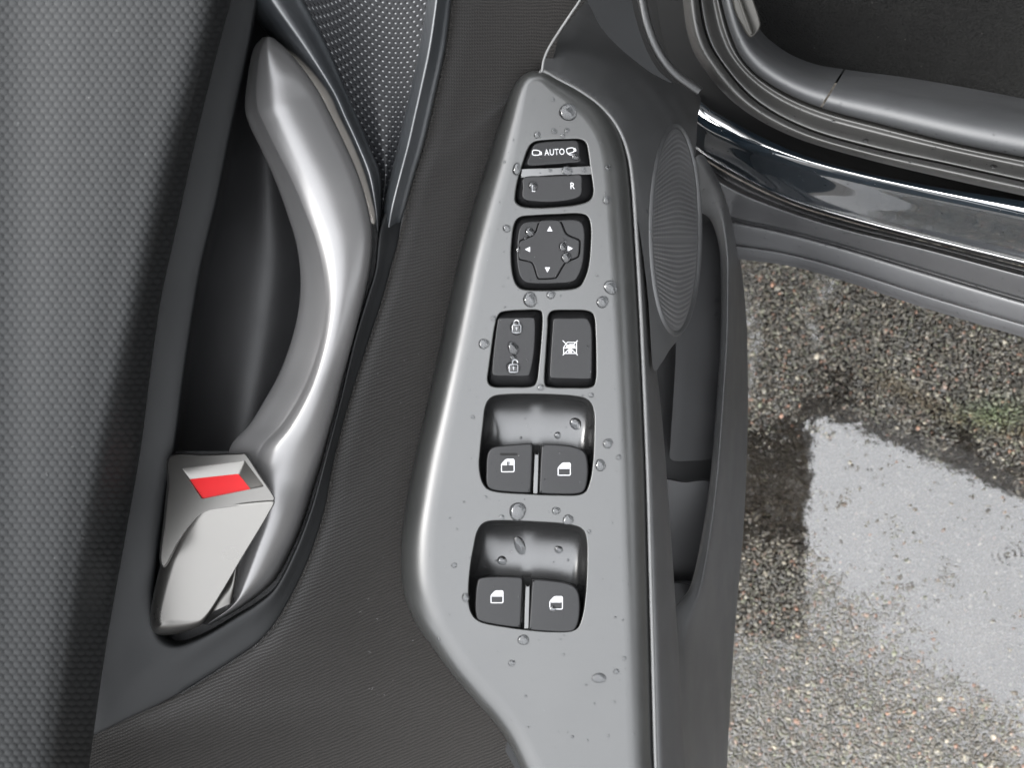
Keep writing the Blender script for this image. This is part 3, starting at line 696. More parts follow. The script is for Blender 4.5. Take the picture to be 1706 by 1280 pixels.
# map pocket
pk = [((1157, 262), (1166, 257), (1173, 258), -84, -88, -110), ((1160, 320), (1186, 292), (1196, 298), -110, -104, -150), ((1161, 347), (1203, 325), (1213, 345), -125, -120, -190), ((1184, 366), (1211, 375), (1225, 395), -140, -136, -230),
      ((1197, 405), (1216, 431), (1234, 440), -150, -146, -255), ((1201, 449), (1216, 480), (1241, 500), -155, -150, -265), ((1201, 561), (1214, 570), (1245, 570), -158, -154, -270), ((1193, 683), (1207, 683), (1246, 683), -158, -154, -270),
      ((1184, 792), (1199, 792), (1243, 792), -155, -151, -268), ((1170, 890), (1187, 895), (1238, 890), -148, -145, -262), ((1150, 978), (1172, 985), (1230, 985), -135, -134, -255), ((1121, 1022), (1152, 1060), (1222, 1080), -115, -124, -248),
      ((1124, 1110), (1149, 1150), (1217, 1170), -95, -118, -244), ((1130, 1200), (1150, 1230), (1212, 1260), -85, -114, -240), ((1138, 1320), (1154, 1340), (1206, 1400), -80, -110, -236)]
pi_ = [(a[0], a[1], z) for a, b_, c, z, y, x in pk]; pm = [(b_[0], b_[1], y) for a, b_, c, z, y, x in pk]; po = [(c[0], c[1], x) for a, b_, c, z, y, x in pk]
def mixz(a, b_, t, add=0): return [tuple(p * (1 - t) + q * t + (add if i == 2 else 0) for i, (p, q) in enumerate(zip(A_, B_))) for A_, B_ in zip(a, b_)]
g = G(); g.loft([[(x - .5, y, z - 40) for x, y, z in pi_], [(x, y, z - 6) for x, y, z in pi_], mixz(pi_, pm, .12, -.5), mixz(pi_, pm, .5, 1.5), mixz(pi_, pm, .85, 1), mixz(pm, po, .15, 1), mixz(pm, po, .6, 6), mixz(pm, po, .95, 3), po], 220, 5)
g.build('map_pocket', 'lower_plastic_lit', door, 12, 'curved outer wall of the map pocket at the foot of the door')
g = G()
g.cap(cr([(1060, 330), (1150, 330), (1190, 352), (1206, 390), (1212, 460), (1213, 560), (1208, 680), (1200, 790), (1186, 890), (1168, 975), (1140, 1030), (1060, 1040), (1050, 700)], 120, closed=True)[:, :2], zf=lambda x, y: x * 0 - 215, step=60)
g.build('pocket_floor', 'liner_plastic', door, 2)
g = G(); g.cap(cr([(1128, 430), (1150, 390), (1204, 380), (1210, 600), (1200, 690), (1190, 745), (1184, 764), (1150, 768), (1118, 766), (1117, 740), (1122, 660), (1126, 580)], 120, closed=True, arc=True)[:, :2], zf=lambda x, y: -168 - (x - 1120) * .10 , step=10)
g.build('pocket_liner', 'liner_plastic', door, 20, 'lit plastic face inside the map pocket')
g = G(); slab(g, [(1100, 803, 3, 3), (1140, 802, 3, 3), (1190, 806, 3, 3), (1185, 880, 2, 2), (1178, 965, 2, 2), (1140, 968, 2, 2), (1100, 965, 2, 2), (1098, 880, 2, 2)], 80, qprof(4), (), lambda x, y: -172 - (y - 803) * .1, 14)
g.build('pocket_shelf', 'liner_plastic', door, 20, 'dark bottle shelf inside the map pocket')
g = G(); slab(g, [(1105, 972, 2, 2), (1150, 974, 2, 2), (1160, 985, 2, 2), (1140, 1020, 2, 2), (1110, 1035, 2, 2), (1100, 1000, 2, 2)], 60, qprof(4), (), lambda x, y: -180 - (y - 972) * .1, 14)
g.build('pocket_shelf', 'liner_plastic', door, 10, 'small shelf at the end of the map pocket')

# silver handle
HLf = [(437, 62), (421, 84), (411, 138), (408, 178), (414, 205), (436, 252), (458, 300), (478, 355), (493, 405), (500, 455), (498, 510), (486, 565), (466, 620), (440, 668), (415, 708), (385, 742), (372, 790), (365, 850), (365, 910), (358, 960), (350, 1000), (337, 1040)]
HC = [(443, 61), (434, 84), (428, 130), (429, 175), (440, 205), (463, 252), (487, 300), (508, 350), (527, 400), (539, 450), (543, 500), (537, 555), (521, 612), (499, 662), (470, 708), (437, 745), (426, 785), (428, 850), (410, 915), (396, 965), (386, 1005), (343, 1041)]
HR = [(455, 62), (478, 82), (508, 118), (530, 150), (545, 178), (573, 235), (595, 285), (611, 335), (620, 385), (617, 440), (605, 500), (588, 567), (571, 630), (561, 672), (549, 720), (538, 765), (524, 812), (508, 865), (488, 914), (456, 970), (403, 1012), (350, 1042)]
hz = [26, 32, 37, 39, 39, 39, 39, 39, 39, 39, 39, 39, 38, 38, 37, 35, 32, 31, 30, 28, 26, 20]
def hm(a, b_, t, dz): return [(p[0] * (1 - t) + q[0] * t, p[1] * (1 - t) + q[1] * t, z + dz * (1 + (.9 if a is HC else -.2) * min(1, max(0, (i_ - 11) / 4)))) for i_, (p, q, z) in enumerate(zip(a, b_, hz))]
g = G()
g.loft([hm(HLf, HC, .22, -22), hm(HLf, HC, 0.02, -11), hm(HLf, HC, .08, -8.0), hm(HLf, HC, .5, -4.5), hm(HLf, HC, .90, -.9), hm(HC, HR, .0, 0), hm(HC, HR, .12, 1.3), hm(HC, HR, .28, 2.1), hm(HC, HR, .5, 1.2), hm(HC, HR, .75, -1.4), hm(HC, HR, .9, -4.0),
        hm(HC, HR, .98, -7.5), hm(HC, HR, 1.0, -12)], 260, 5)
g.build('door_handle', 'silver', door, 6, 'curved satin silver pull handle')
g = G(); g.loft([[(398, 925, 31), (393, 970, 30.5), (386, 1005, 28)], [(394, 935, 33), (388, 975, 33), (380, 1008, 29)], [(385, 950, 31), (372, 985, 31), (352, 1022, 28)], [(370, 975, 26), (350, 1020, 26), (338, 1038, 22)]], 24, 6)
g.build('handle_facet', 'silver_lever', door, 4, 'small bright facet at the foot of the handle')
# release lever
zl = lambda x, y: 38 + (y - 757) * .13 + (x - 360) * .01
rec = [(303, 781), (407, 767), (440, 811), (336, 832)]
recL = []
for i in range(4):
    a, b_, c_ = np.array(rec[i - 1]), np.array(rec[i]), np.array(rec[(i + 1) % 4]); d1 = (a - b_) / np.linalg.norm(a - b_) * 5; d2 = (c_ - b_) / np.linalg.norm(c_ - b_) * 5
    recL += [b_ + d1, b_ + d1 * .45 + d2 * .02, b_ + (d1 + d2) * .12, b_ + d2 * .45 + d1 * .02, b_ + d2]
recL = np.array(recL)
lev = [(283, 760, 3, 3), (345, 757, 3, 3), (400, 755, 3, 3), (411, 757, 3, 3), (432, 790, 2, 2), (455, 824, 2, 2), (457, 834, 2, 2), (440, 840, 1, 1), (380, 846, 1, 1), (345, 852, 1, 1), (325, 866, 1, 1), (300, 900, 2, 2), (276, 945, 3, 6), (266, 930, 3, 8), (272, 870, 4, 9), (278, 810, 4, 6)]
g = G(); slab(g, lev, 150, qprof(5), [recL], zl, 9)
sh = np.array([13, 15]) * .9
base = recL + np.repeat(np.array([(13, 18), (-10, 23), (-22, 6), (2, -1)]), 5, 0)
rows = [np.c_[recL * (1 - t) + base * t, zl(*(recL * (1 - t) + base * t).T) - d_] for t, d_ in ((0, 0), (.06, .35), (.92, 1.0), (1, 1.3))]
g.grid(np.stack(rows), closed=True)
LV = g.build('release_lever', 'silver_lever', door, 12, 'silver release lever with a red lock mark', sharp=40)
g = G(); q = (base - base.mean(0)) * 1.06 + base.mean(0); g.cap(q, zf=lambda x, y: zl(x, y) - 1.25, step=10); g.build('lock_mark', 'red_tab', LV, 0, 'bright red lock mark in the lever')
mainf = [(306, 868, 20, 4), (322, 850, 18, 3), (345, 841.5, 12, 2.0), (400, 838, 6, 1.5), (450, 834, 5, 1.5), (457.5, 838, 3, 1.5), (448, 856, 2.0, 1.2), (431, 885, 2, 1.2), (400, 936, 2, 1.2), (372, 984, 2, 1.5), (346, 1027, 5, 3), (328, 1046, 14, 8), (285, 1058, 26, 12),
         (257, 1055, 20, 13), (250, 1030, 18, 9), (257, 985, 20, 6.5), (270, 935, 22, 6), (286, 898, 22, 5)]
g = G(); slab(g, mainf, 200, qprof(9), (), lambda x, y: 49.2 - (y - 838) * .045 + (x - 350) * .012, 9)
g.build('lever_face', 'silver_lever', LV, 14, 'bright smooth face of the release lever')

# outer skin of the door, behind the trim
g = G(); g.raw([(-352, -500, 126), (-352, 1700, 126), (-352, 1700, -500), (-352, -500, -500)], [(0, 1, 2, 3)]); g.build('outer_skin', 'void_black', door, 4)

# ------------------------------------------------------------------ CAR BODY
car = root('parked_car', 'black car body with wet glossy sill, rubber door seal, dark footwell and grey plastic skirt', 'car', WP(1500, 420, -300))
def cz(zb): return lambda p: zb + (p[0] - 1160) * .17
def br(pts, zb, dy=0): return [(x, y + dy, zb + (x - 1160) * .17) for x, y in pts]
s0 = [(1215, -60), (1243, 40), (1278, 88), (1331, 120), (1397, 139), (1497, 157), (1600, 178), (1706, 199), (1830, 224)]
s1 = [(1188, -60), (1215, 50), (1245, 108), (1300, 150), (1372, 181), (1472, 208), (1590, 238), (1706, 262), (1830, 286)]
s2 = [(1158, -60), (1174, 50), (1207, 112), (1262, 171), (1345, 216), (1455, 248), (1580, 275), (1706, 303), (1830, 330)]
s3 = [(1132, -60), (1145, 54), (1174, 116), (1232, 178), (1320, 227), (1440, 264), (1580, 298), (1706, 326), (1830, 352)]
s4 = [(1090, -60), (1110, 70), (1155, 158), (1228, 208), (1331, 256), (1434, 286), (1560, 312), (1706, 336), (1830, 358)]
s4b = [(1080, -40), (1100, 100), (1150, 190), (1222, 234), (1325, 268), (1430, 296), (1560, 326), (1706, 358), (1830, 384)]
s5 = [(1070, 0), (1090, 160), (1150, 238), (1207, 278), (1311, 331), (1414, 364), (1538, 397), (1706, 439), (1830, 470)]
s6 = [(1060, 60), (1090, 200), (1150, 262), (1215, 312), (1311, 352), (1414, 384), (1545, 416), (1706, 459), (1830, 490)]
s6b = [(1060, 200), (1090, 300), (1150, 338), (1215, 360), (1300, 379), (1400, 405), (1545, 448), (1706, 496), (1830, 530)]
s7 = [(1060, 400), (1100, 415), (1150, 422), (1226, 431), (1310, 442), (1400, 466), (1538, 512), (1706, 562), (1830, 600)]
for r_ in (s0, s1, s2, s3, s4, s4b, s5, s6, s6b, s7): r_.append((r_[-1][0] + 420, r_[-1][1] + (r_[-1][1] - r_[-2][1]) / (r_[-1][0] - r_[-2][0]) * 420))
def mx2(a, b_, t): return [(p[0] * (1 - t) + q[0] * t, p[1] * (1 - t) + q[1] * t) for p, q in zip(a, b_)]
def split(r, k0, k1, n=40): # piece of a rail by parameter
    q = cr(r, 400); i0, i1 = int(k0 * 399), int(k1 * 399); return q[np.linspace(i0, i1, n).astype(int)]
for k0, k1, nm, lb in ((0, .437, 'kick_trim', 'curved grey trim at the front of the footwell'), (.442, 1, 'sill_trim', 'grey plastic sill trim along the footwell')):
    g = G(); rl_ = [br(mx2(s0, s1, -.55), -190), br(mx2(s0, s1, -.2), -140), br(s0, -112), br(mx2(s0, s1, .35), -99), br(mx2(s0, s1, .7), -97), br(mx2(s0, s1, .93), -101), br(mx2(s0, s1, 1.0), -108)]
    g.loft([split(r, k0, k1) for r in rl_], 160, 5); g.build(nm, 'sill_plastic', car, 3, lb)
g = G(); g.loft([br(mx2(s1, s2, -.03), -112), br(mx2(s1, s2, .15), -107), br(mx2(s1, s2, .4), -108), br(mx2(s1, s2, .75), -101), br(mx2(s1, s2, .95), -100), br(mx2(s1, s2, 1.0), -108)], 200, 5)
g.build('seal_flange', 'seal_rubber', car, 4, 'ribbed flange of the rubber door seal')
g = G(); g.loft([br(mx2(s2, s3, -.0), -108), br(mx2(s2, s3, .06), -98), br(mx2(s2, s3, .3), -92), br(mx2(s2, s3, .6), -92), br(mx2(s2, s3, .88), -99), br(mx2(s2, s3, 1.0), -112), br(mx2(s2, s3, .95), -135)], 200, 6)
g.build('door_seal', 'seal_rubber', car, 0, 'rounded black rubber door seal')
g = G(); g.loft([split(r_, .2, 1, 60) for r_ in [br(mx2(s3, s4, .985), -200), br(mx2(s3, s4, .99), -170), br(mx2(s3, s4, .995), -151), br(s4, -148), br(mx2(s4, s4b, .5), -146.4), br(s4b, -147.6), br(mx2(s4b, s5, .12), -151), br(mx2(s4b, s5, .25), -158), br(mx2(s4b, s5, .6), -176), br(mx2(s4b, s5, .93), -196), br(mx2(s4b, s5, .985), -197), br(s5, -203),
                     br(mx2(s5, s6, .2), -225)]], 240, 6)
gb = G(); gb.loft([br(mx2(s3, s4, -.6), -178), br(mx2(s3, s4, .3), -186), br(mx2(s3, s4, 1.1), -190)], 160, 3); gb.build('sill_gap', 'void_black', car, 2)
g.build('painted_sill', 'paint_black', car, 4, 'wet glossy black painted sill with bright sky streaks')
g = G(); g.loft([br(mx2(s5, s6, .3), -235), br(mx2(s6, s6b, -.15), -236), br(s6, -214), br(mx2(s6, s6b, .1), -209), br(mx2(s6, s6b, .9), -222), br(s6b, -224), br(mx2(s6b, s7, .07), -230), br(mx2(s6b, s7, .18), -226), br(mx2(s6b, s7, .6), -232), br(mx2(s6b, s7, .66), -235), br(mx2(s6b, s7, .72), -233), br(mx2(s6b, s7, .97), -238), br(s7, -246), br(mx2(s6b, s7, .9), -300)], 240, 5)
g.build('side_skirt', 'skirt_plastic', car, 6, 'matt grey plastic side skirt with drain groove')
g = G(); g.loft([br(mx2(s0, s1, 0), -185), [(1330, -160, -190), (1380, -60, -180), (1420, 0, -175), (1470, 20, -165), (1530, 30, -150), (1610, 40, -130), (1700, 50, -110), (1780, 60, -90), (1880, 80, -70), (2300, 120, 20)],
                     [(1400, -900, -120), (1500, -800, -100), (1600, -800, -60), (1700, -800, -40), (1800, -800, -20), (1900, -800, 0), (2000, -800, 20), (2200, -800, 40), (2400, -800, 60), (2900, -700, 80)]], 100, 20)
g.build('footwell_carpet', 'carpet', car, 4, 'dark footwell carpet with a few pale specks')
g = G(); fl = []
for x, y in ((1453, 4), (1463, 61), (1508, 65), (1357, 79), (1636, 55), (1535, 110)):
    a = random.random() * 3; fl.append((x, y, a))
for x, y, a in fl:
    g.raw([(x - 1.2, y - 1, -172 + (x - 1420) * .17 + 14), (x + 1.3, y - .6, -172 + (x - 1420) * .17 + 14), (x + .6, y + 1.6, -172 + (x - 1420) * .17 + 14), (x - .9, y + 1.2, -172 + (x - 1420) * .17 + 14)], [(0, 1, 2, 3)])
o = g.build('lint', 'clip_grey', car, 1); o['kind'] = 'stuff'
g = G(); c = [(1214, -60), (1236, -50), (1252, -10), (1266, 32), (1266, 46), (1258, 58), (1249, 62), (1238, 46), (1222, 10)]
slab(g, [(x, y, 3, 2) for x, y in c], 70, qprof(4), (), lambda x, y: -82 + (x - 1160) * .17 - (y) * .05, 10)
tube(g, np.array([(1214, -50, -66), (1234, 5, -66), (1252, 56, -64)]), 3, 5)
g.build('sill_clip', 'clip_grey', car, 10, 'dusty grey plastic catch at the front of the footwell')
# body shell round the opening (front pillar root, far side, roof) - closes the cabin and shades it
g = G(); g.cap([(1040, -120), (1175, -120), (1215, 60), (1245, 170), (1165, 260), (1100, 300), (1040, 300)], zf=lambda x, y: -205 + (x - 1160) * .17, step=40); g.build('hinge_pillar', 'void_black', car, 5)
def box_w(name, p0, ax, ay, az, mat, parent):
    """box from a corner along three world vectors"""
    p0, ax, ay, az = map(Vector, (p0, ax, ay, az)); org = Vector(parent['_org'])
    v = [p0 + ax * i + ay * j + az * k - org for k in (0, 1) for j in (0, 1) for i in (0, 1)]
    me = bpy.data.meshes.new(name); me.from_pydata(v, [], [(0, 2, 3, 1), (4, 5, 7, 6), (0, 1, 5, 4), (2, 6, 7, 3), (0, 4, 6, 2), (1, 3, 7, 5)]); me.materials.append(MAT[mat])
    bm = bmesh.new(); bm.from_mesh(me); bmesh.ops.bevel(bm, geom=bm.edges[:], offset=.03, segments=3, affect='EDGES'); bmesh.ops.recalc_face_normals(bm, faces=bm.faces[:]); bm.to_mesh(me); bm.free()
    o = bpy.data.objects.new(name, me); COL.objects.link(o); o.parent = parent; return o
pa, pb = WP(1250, 190, -112), WP(1800, 345, 40)
al = (pb - pa); al.z = 0; al.normalize(); zw = Vector((0, 0, 1)); inn = Vector((-al.y, al.x, 0))
if (WP(1500, -400, -100) - pa).dot(inn) < 0: inn = -inn
pa0 = Vector((pa.x, pa.y, .32))
box_w('cabin_side', pa0 - al * .25 + inn * 1.45, al * 2.2, inn * .08, zw * 1.1, 'trim_rough', car)
box_w('dashboard', pa0 - al * .50 + inn * .12, al * .35, inn * 1.35, zw * .65, 'trim_rough', car)
box_w('front_seat', pa0 + al * .55 + inn * .30, al * .55, inn * .5, zw * .32, 'carpet', car)
box_w('rear_door', pa0 + al * 1.02 - inn * .02 - zw * .08, al * 1.0, inn * .12, zw * .78, 'paint_black', car)
box_w('rear_window', pa0 + al * 1.10 + inn * .04 + zw * .70, al * .9, inn * .02, zw * .40, 'glass_dark', car)
box_w('centre_pillar', pa0 + al * .98 + inn * .03 + zw * .60, al * .10, inn * .10, zw * .55, 'paint_black', car)
box_w('roof', pa0 - al * .10 + inn * .15 + zw * 1.08, al * 1.9, inn * 1.2, zw * .05, 'paint_black', car)
box_w('front_wing', pa0 - al * 1.35 - inn * .02, al * .80, inn * 1.5, zw * .55, 'paint_black', car)

# ------------------------------------------------------------------ GROUND
me = bpy.data.meshes.new('asphalt'); s_ = 60
gz = -.0035
me.from_pydata([(-s_, -s_, gz), (s_, -s_, gz), (s_, s_, gz), (-s_, s_, gz)], [], [(0, 1, 2, 3)]); me.materials.append(MAT['asphalt'])
gr = bpy.data.objects.new('asphalt', me); COL.objects.link(gr); gr['kind'] = 'structure'; gr['label'] = 'wet worn asphalt with exposed stones'
camw = np.array(cam.matrix_world.translation)
def gpt(px, py, z=0.0):
    d_ = np.array([(px - 853) * S0 / D, (640 - py) * S0 / D, -1.0]) @ M.T; t = (z - camw[2]) / d_[2]; return camw + d_ * t
def to_px(w):
    q = (w - OFF) @ M; k = (D - q[:, 2]) / D; return 853 + q[:, 0] / S0 / k, 640 - q[:, 1] / S0 / k
cs = np.array([gpt(x, y) for x, y in ((1180, 400), (1760, 400), (1760, 1330), (1180, 1330))])
x0, y0, x1, y1 = cs[:, 0].min(), cs[:, 1].min(), cs[:, 0].max(), cs[:, 1].max()
def noise2(x, y, f, seed):
    r = np.random.default_rng(seed); T_ = r.random((64, 64)); X__ = x * f; Y__ = y * f
    xi = np.floor(X__).astype(int); yi = np.floor(Y__).astype(int); fx_ = X__ - xi; fy_ = Y__ - yi; fx_ = fx_ * fx_ * (3 - 2 * fx_); fy_ = fy_ * fy_ * (3 - 2 * fy_)
    g_ = lambda a, b_: T_[a % 64, b_ % 64]
    return (g_(xi, yi) * (1 - fx_) + g_(xi + 1, yi) * fx_) * (1 - fy_) + (g_(xi, yi + 1) * (1 - fx_) + g_(xi + 1, yi + 1) * fx_) * fy_
def elev(px, py):
    """metres the stone bed stands above (+) or below (-) the water level"""
    u0 = np.interp(px, [1200, 1340, 1500, 1600, 1706, 1800], [700, 690, 700, 740, 800, 850])
    l0 = np.interp(px, [1200, 1340, 1450, 1560, 1706, 1800], [930, 950, 1030, 1110, 1225, 1290])
    up = (u0 - py) / 120.0; dn = (py - l0) / 85.0
    return np.clip(np.maximum(up, dn), -.95, 1.6) * .0022
sp = .0026
nx, ny = int((x1 - x0) / sp), int((y1 - y0) / sp)
gx, gy = np.meshgrid(np.arange(nx), np.arange(ny)); gx = gx.ravel(); gy = gy.ravel()
X__ = x0 + (gx + rng.random(gx.size) * .9 + .5 * (gy % 2)) * sp; Y__ = y0 + (gy + rng.random(gx.size) * .9) * sp
PX, PY = to_px(np.stack([X__, Y__, np.zeros_like(X__)], 1)); k = (PX > 1190) & (PX < 1740) & (PY > 400) & (PY < 1310)
X__, Y__, PX, PY = X__[k], Y__[k], PX[k], PY[k]; n = len(X__)
size = .0010 + .0010 * rng.random(n) ** 1.7; big = rng.random(n) < .03; size[big] *= 1.6
nzv = noise2(X__, Y__, 45, 1) * .6 + noise2(X__, Y__, 120, 2) * .4
Z__ = elev(PX, PY) + (nzv - .5) * .0034 + (noise2(X__, Y__, 16, 5) - .5) * .0022 + (rng.random(n) - .5) * .0016 - .0003 + np.where(rng.random(n) < .035, .0008 + .0022 * rng.random(n), 0)
# icosahedron
t_ = (1 + 5 ** .5) / 2
ico = np.array([(-1, t_, 0), (1, t_, 0), (-1, -t_, 0), (1, -t_, 0), (0, -1, t_), (0, 1, t_), (0, -1, -t_), (0, 1, -t_), (t_, 0, -1), (t_, 0, 1), (-t_, 0, -1), (-t_, 0, 1)]); ico /= np.linalg.norm(ico[0])
icf = np.array([(0, 11, 5), (0, 5, 1), (0, 1, 7), (0, 7, 10), (0, 10, 11), (1, 5, 9), (5, 11, 4), (11, 10, 2), (10, 7, 6), (7, 1, 8), (3, 9, 4), (3, 4, 2), (3, 2, 6), (3, 6, 8), (3, 8, 9), (4, 9, 5), (2, 4, 11), (6, 2, 10), (8, 6, 7), (9, 8, 1)])
ang = rng.random(n) * 2 * math.pi; ca, sa = np.cos(ang), np.sin(ang)
jit = 1 + (rng.random((n, 12, 1)) - .5) * .5
V = ico[None] * jit; V = V * np.stack([size * (.9 + .5 * rng.random(n)), size * (.75 + .3 * rng.random(n)), size * (.55 + .3 * rng.random(n))], 1)[:, None]
V = np.stack([V[..., 0] * ca[:, None] - V[..., 1] * sa[:, None], V[..., 0] * sa[:, None] + V[..., 1] * ca[:, None], V[..., 2]], 2)
V += np.stack([X__, Y__, Z__], 1)[:, None]
F = (icf[None] + (np.arange(n) * 12)[:, None, None]).reshape(-1, 3)
me = bpy.data.meshes.new('gravel'); V = V.reshape(-1, 3)
me.vertices.add(len(V)); me.vertices.foreach_set('co', V.ravel()); me.loops.add(len(F) * 3); me.loops.foreach_set('vertex_index', F.ravel())
me.polygons.add(len(F)); me.polygons.foreach_set('loop_start', np.arange(len(F)) * 3); me.update(calc_edges=True); me.validate()
me.polygons.foreach_set('use_smooth', [True] * len(me.polygons))
pal = np.array([(.034, .032, .027), (.048, .045, .037), (.068, .063, .052), (.095, .088, .072), (.16, .145, .115), (.070, .072, .048), (.038, .030, .020), (.13, .072, .048), (.10, .070, .055), (.052, .050, .048)])
pr = np.array([.20, .19, .14, .10, .05, .08, .13, .03, .03, .05]); pr /= pr.sum()
ci = rng.choice(len(pal), n, p=pr); colr = pal[ci] * (.7 + .6 * rng.random((n, 1)))
colr[big] *= 1.3
colr = colr * np.array([1.03, 1.0, .94])
# silt: brown band along the upper edge of the puddle and in the shallow left end
br_ = np.exp(-((PY - np.interp(PX, [1340, 1480, 1600, 1706], [600, 640, 700, 720])) / 16) ** 2) * np.clip((PX - 1400) / 80, 0, 1)
br_ = np.maximum(br_, np.clip(1 - np.abs(PY - 850) / 110, 0, 1) * np.clip((1420 - PX) / 80, 0, 1) * .75)
br_ = np.maximum(br_, np.clip((820 - np.abs(PY - 840) * 6 - 300) / 520, 0, 1) * .5)[:, None]
keep = rng.random((n, 1)) > .88; br_ = np.where(keep, 0, br_)
colr = colr * (1 - br_ * .85) + np.array([(.048, .034, .014)]) * br_ * .85
sub = np.clip(-Z__ / .0012, 0, 1)[:, None] * np.where(rng.random((n, 1)) > .90, .0, 1)
colr = colr * (1 - sub * .93) + np.array([(.022, .0150, .0072)]) * sub * .93
gm = (np.exp(-((PX - 1660) / 60) ** 2 - ((PY - 690) / 25) ** 2) * .6)[:, None]; colr = colr * (1 - gm) + np.array([(.05, .075, .02)]) * gm
ca_ = me.color_attributes.new('stone_colour', 'FLOAT_COLOR', 'POINT'); ca_.data.foreach_set('color', np.repeat(np.c_[colr, np.ones(n)], 12, 0).astype(np.float32).ravel())
me.materials.append(MAT['stones']); gv = bpy.data.objects.new('gravel', me); COL.objects.link(gv); gv['kind'] = 'stuff'; gv['label'] = 'small wet stones bedded in the asphalt'; gv['category'] = 'stones'
# puddle with rain ripples
nx = 300; XX, YY = np.meshgrid(np.linspace(x0 - .05, x1 + .1, nx), np.linspace(y0 - .1, y1, nx)); ZZ = np.zeros_like(XX)
for px_, py_, am, rad in ((1680, 925, .0006, .017), (1432, 912, .00010, .009), (1600, 1010, .00012, .011)):
    c = gpt(px_, py_); r = np.hypot(XX - c[0], YY - c[1]); ZZ += am * np.cos(r / .0052 * 2 * math.pi) * np.exp(-(r / rad) ** 2)
me = bpy.data.meshes.new('puddle'); idx = np.arange(nx * nx).reshape(nx, nx)
fq = np.stack([idx[:-1, :-1], idx[:-1, 1:], idx[1:, 1:], idx[1:, :-1]], 2).reshape(-1, 4)
me.from_pydata(np.stack([XX.ravel(), YY.ravel(), ZZ.ravel()], 1).tolist(), [], fq.tolist()); me.polygons.foreach_set('use_smooth', [True] * len(fq)); me.materials.append(MAT['puddle_water'])
pu = bpy.data.objects.new('puddle', me); COL.objects.link(pu); pu['kind'] = 'structure'; pu['label'] = 'shallow rain puddle mirroring the grey sky'

# ------------------------------------------------------------------ WATER DROPS (each one a thing)
bpy.context.view_layer.update(); dg = bpy.context.evaluated_depsgraph_get()
camv = cam.matrix_world.translation
def hit(px, py):
    d_ = Vector(np.array([(px - 853) * S0 / D, (640 - py) * S0 / D, -1.0]) @ M.T).normalized()
    ok, loc, nrm, _, ob, _ = scene.ray_cast(dg, camv, d_)
    if nrm.dot(d_) > 0: nrm = -nrm
    return loc, nrm, ob, (loc - camv).length
drop_v = {}
def drop_mesh(r, sq, seed, stretch=1.0, ang=0.0):
    rr_ = random.Random(seed); bm = bmesh.new(); nr_, na_ = 7, 22; ph = [rr_.random() * 6.28 for _ in range(3)]
    am = (.10, .06, .04); top = bm.verts.new((0, 0, r * sq)); rings_ = []
    for i in range(1, nr_ + 1):
        t = i / nr_ * math.pi / 2 * 1.08; ring = []
        for j in range(na_):
            a = 2 * math.pi * j / na_; w = 1 + am[0] * math.sin(a + ph[0]) + am[1] * math.sin(2 * a + ph[1]) + am[2] * math.sin(3 * a + ph[2])
            x_ = r * math.sin(t) * w * math.cos(a) * stretch; y_ = r * math.sin(t) * w * math.sin(a); c, s = math.cos(ang), math.sin(ang)
            ring.append(bm.verts.new((x_ * c - y_ * s, x_ * s + y_ * c, r * sq * math.cos(t))))
        rings_.append(ring)
    for j in range(na_): bm.faces.new((top, rings_[0][j], rings_[0][(j + 1) % na_]))
    for a, b_ in zip(rings_, rings_[1:]):
        for j in range(na_): k = (j + 1) % na_; bm.faces.new((a[j], b_[j], b_[k], a[k]))
    me = bpy.data.meshes.new('water_drop'); bm.to_mesh(me); bm.free(); me.polygons.foreach_set('use_smooth', [True] * len(me.polygons)); me.materials.append(MAT['water_drop']); return me
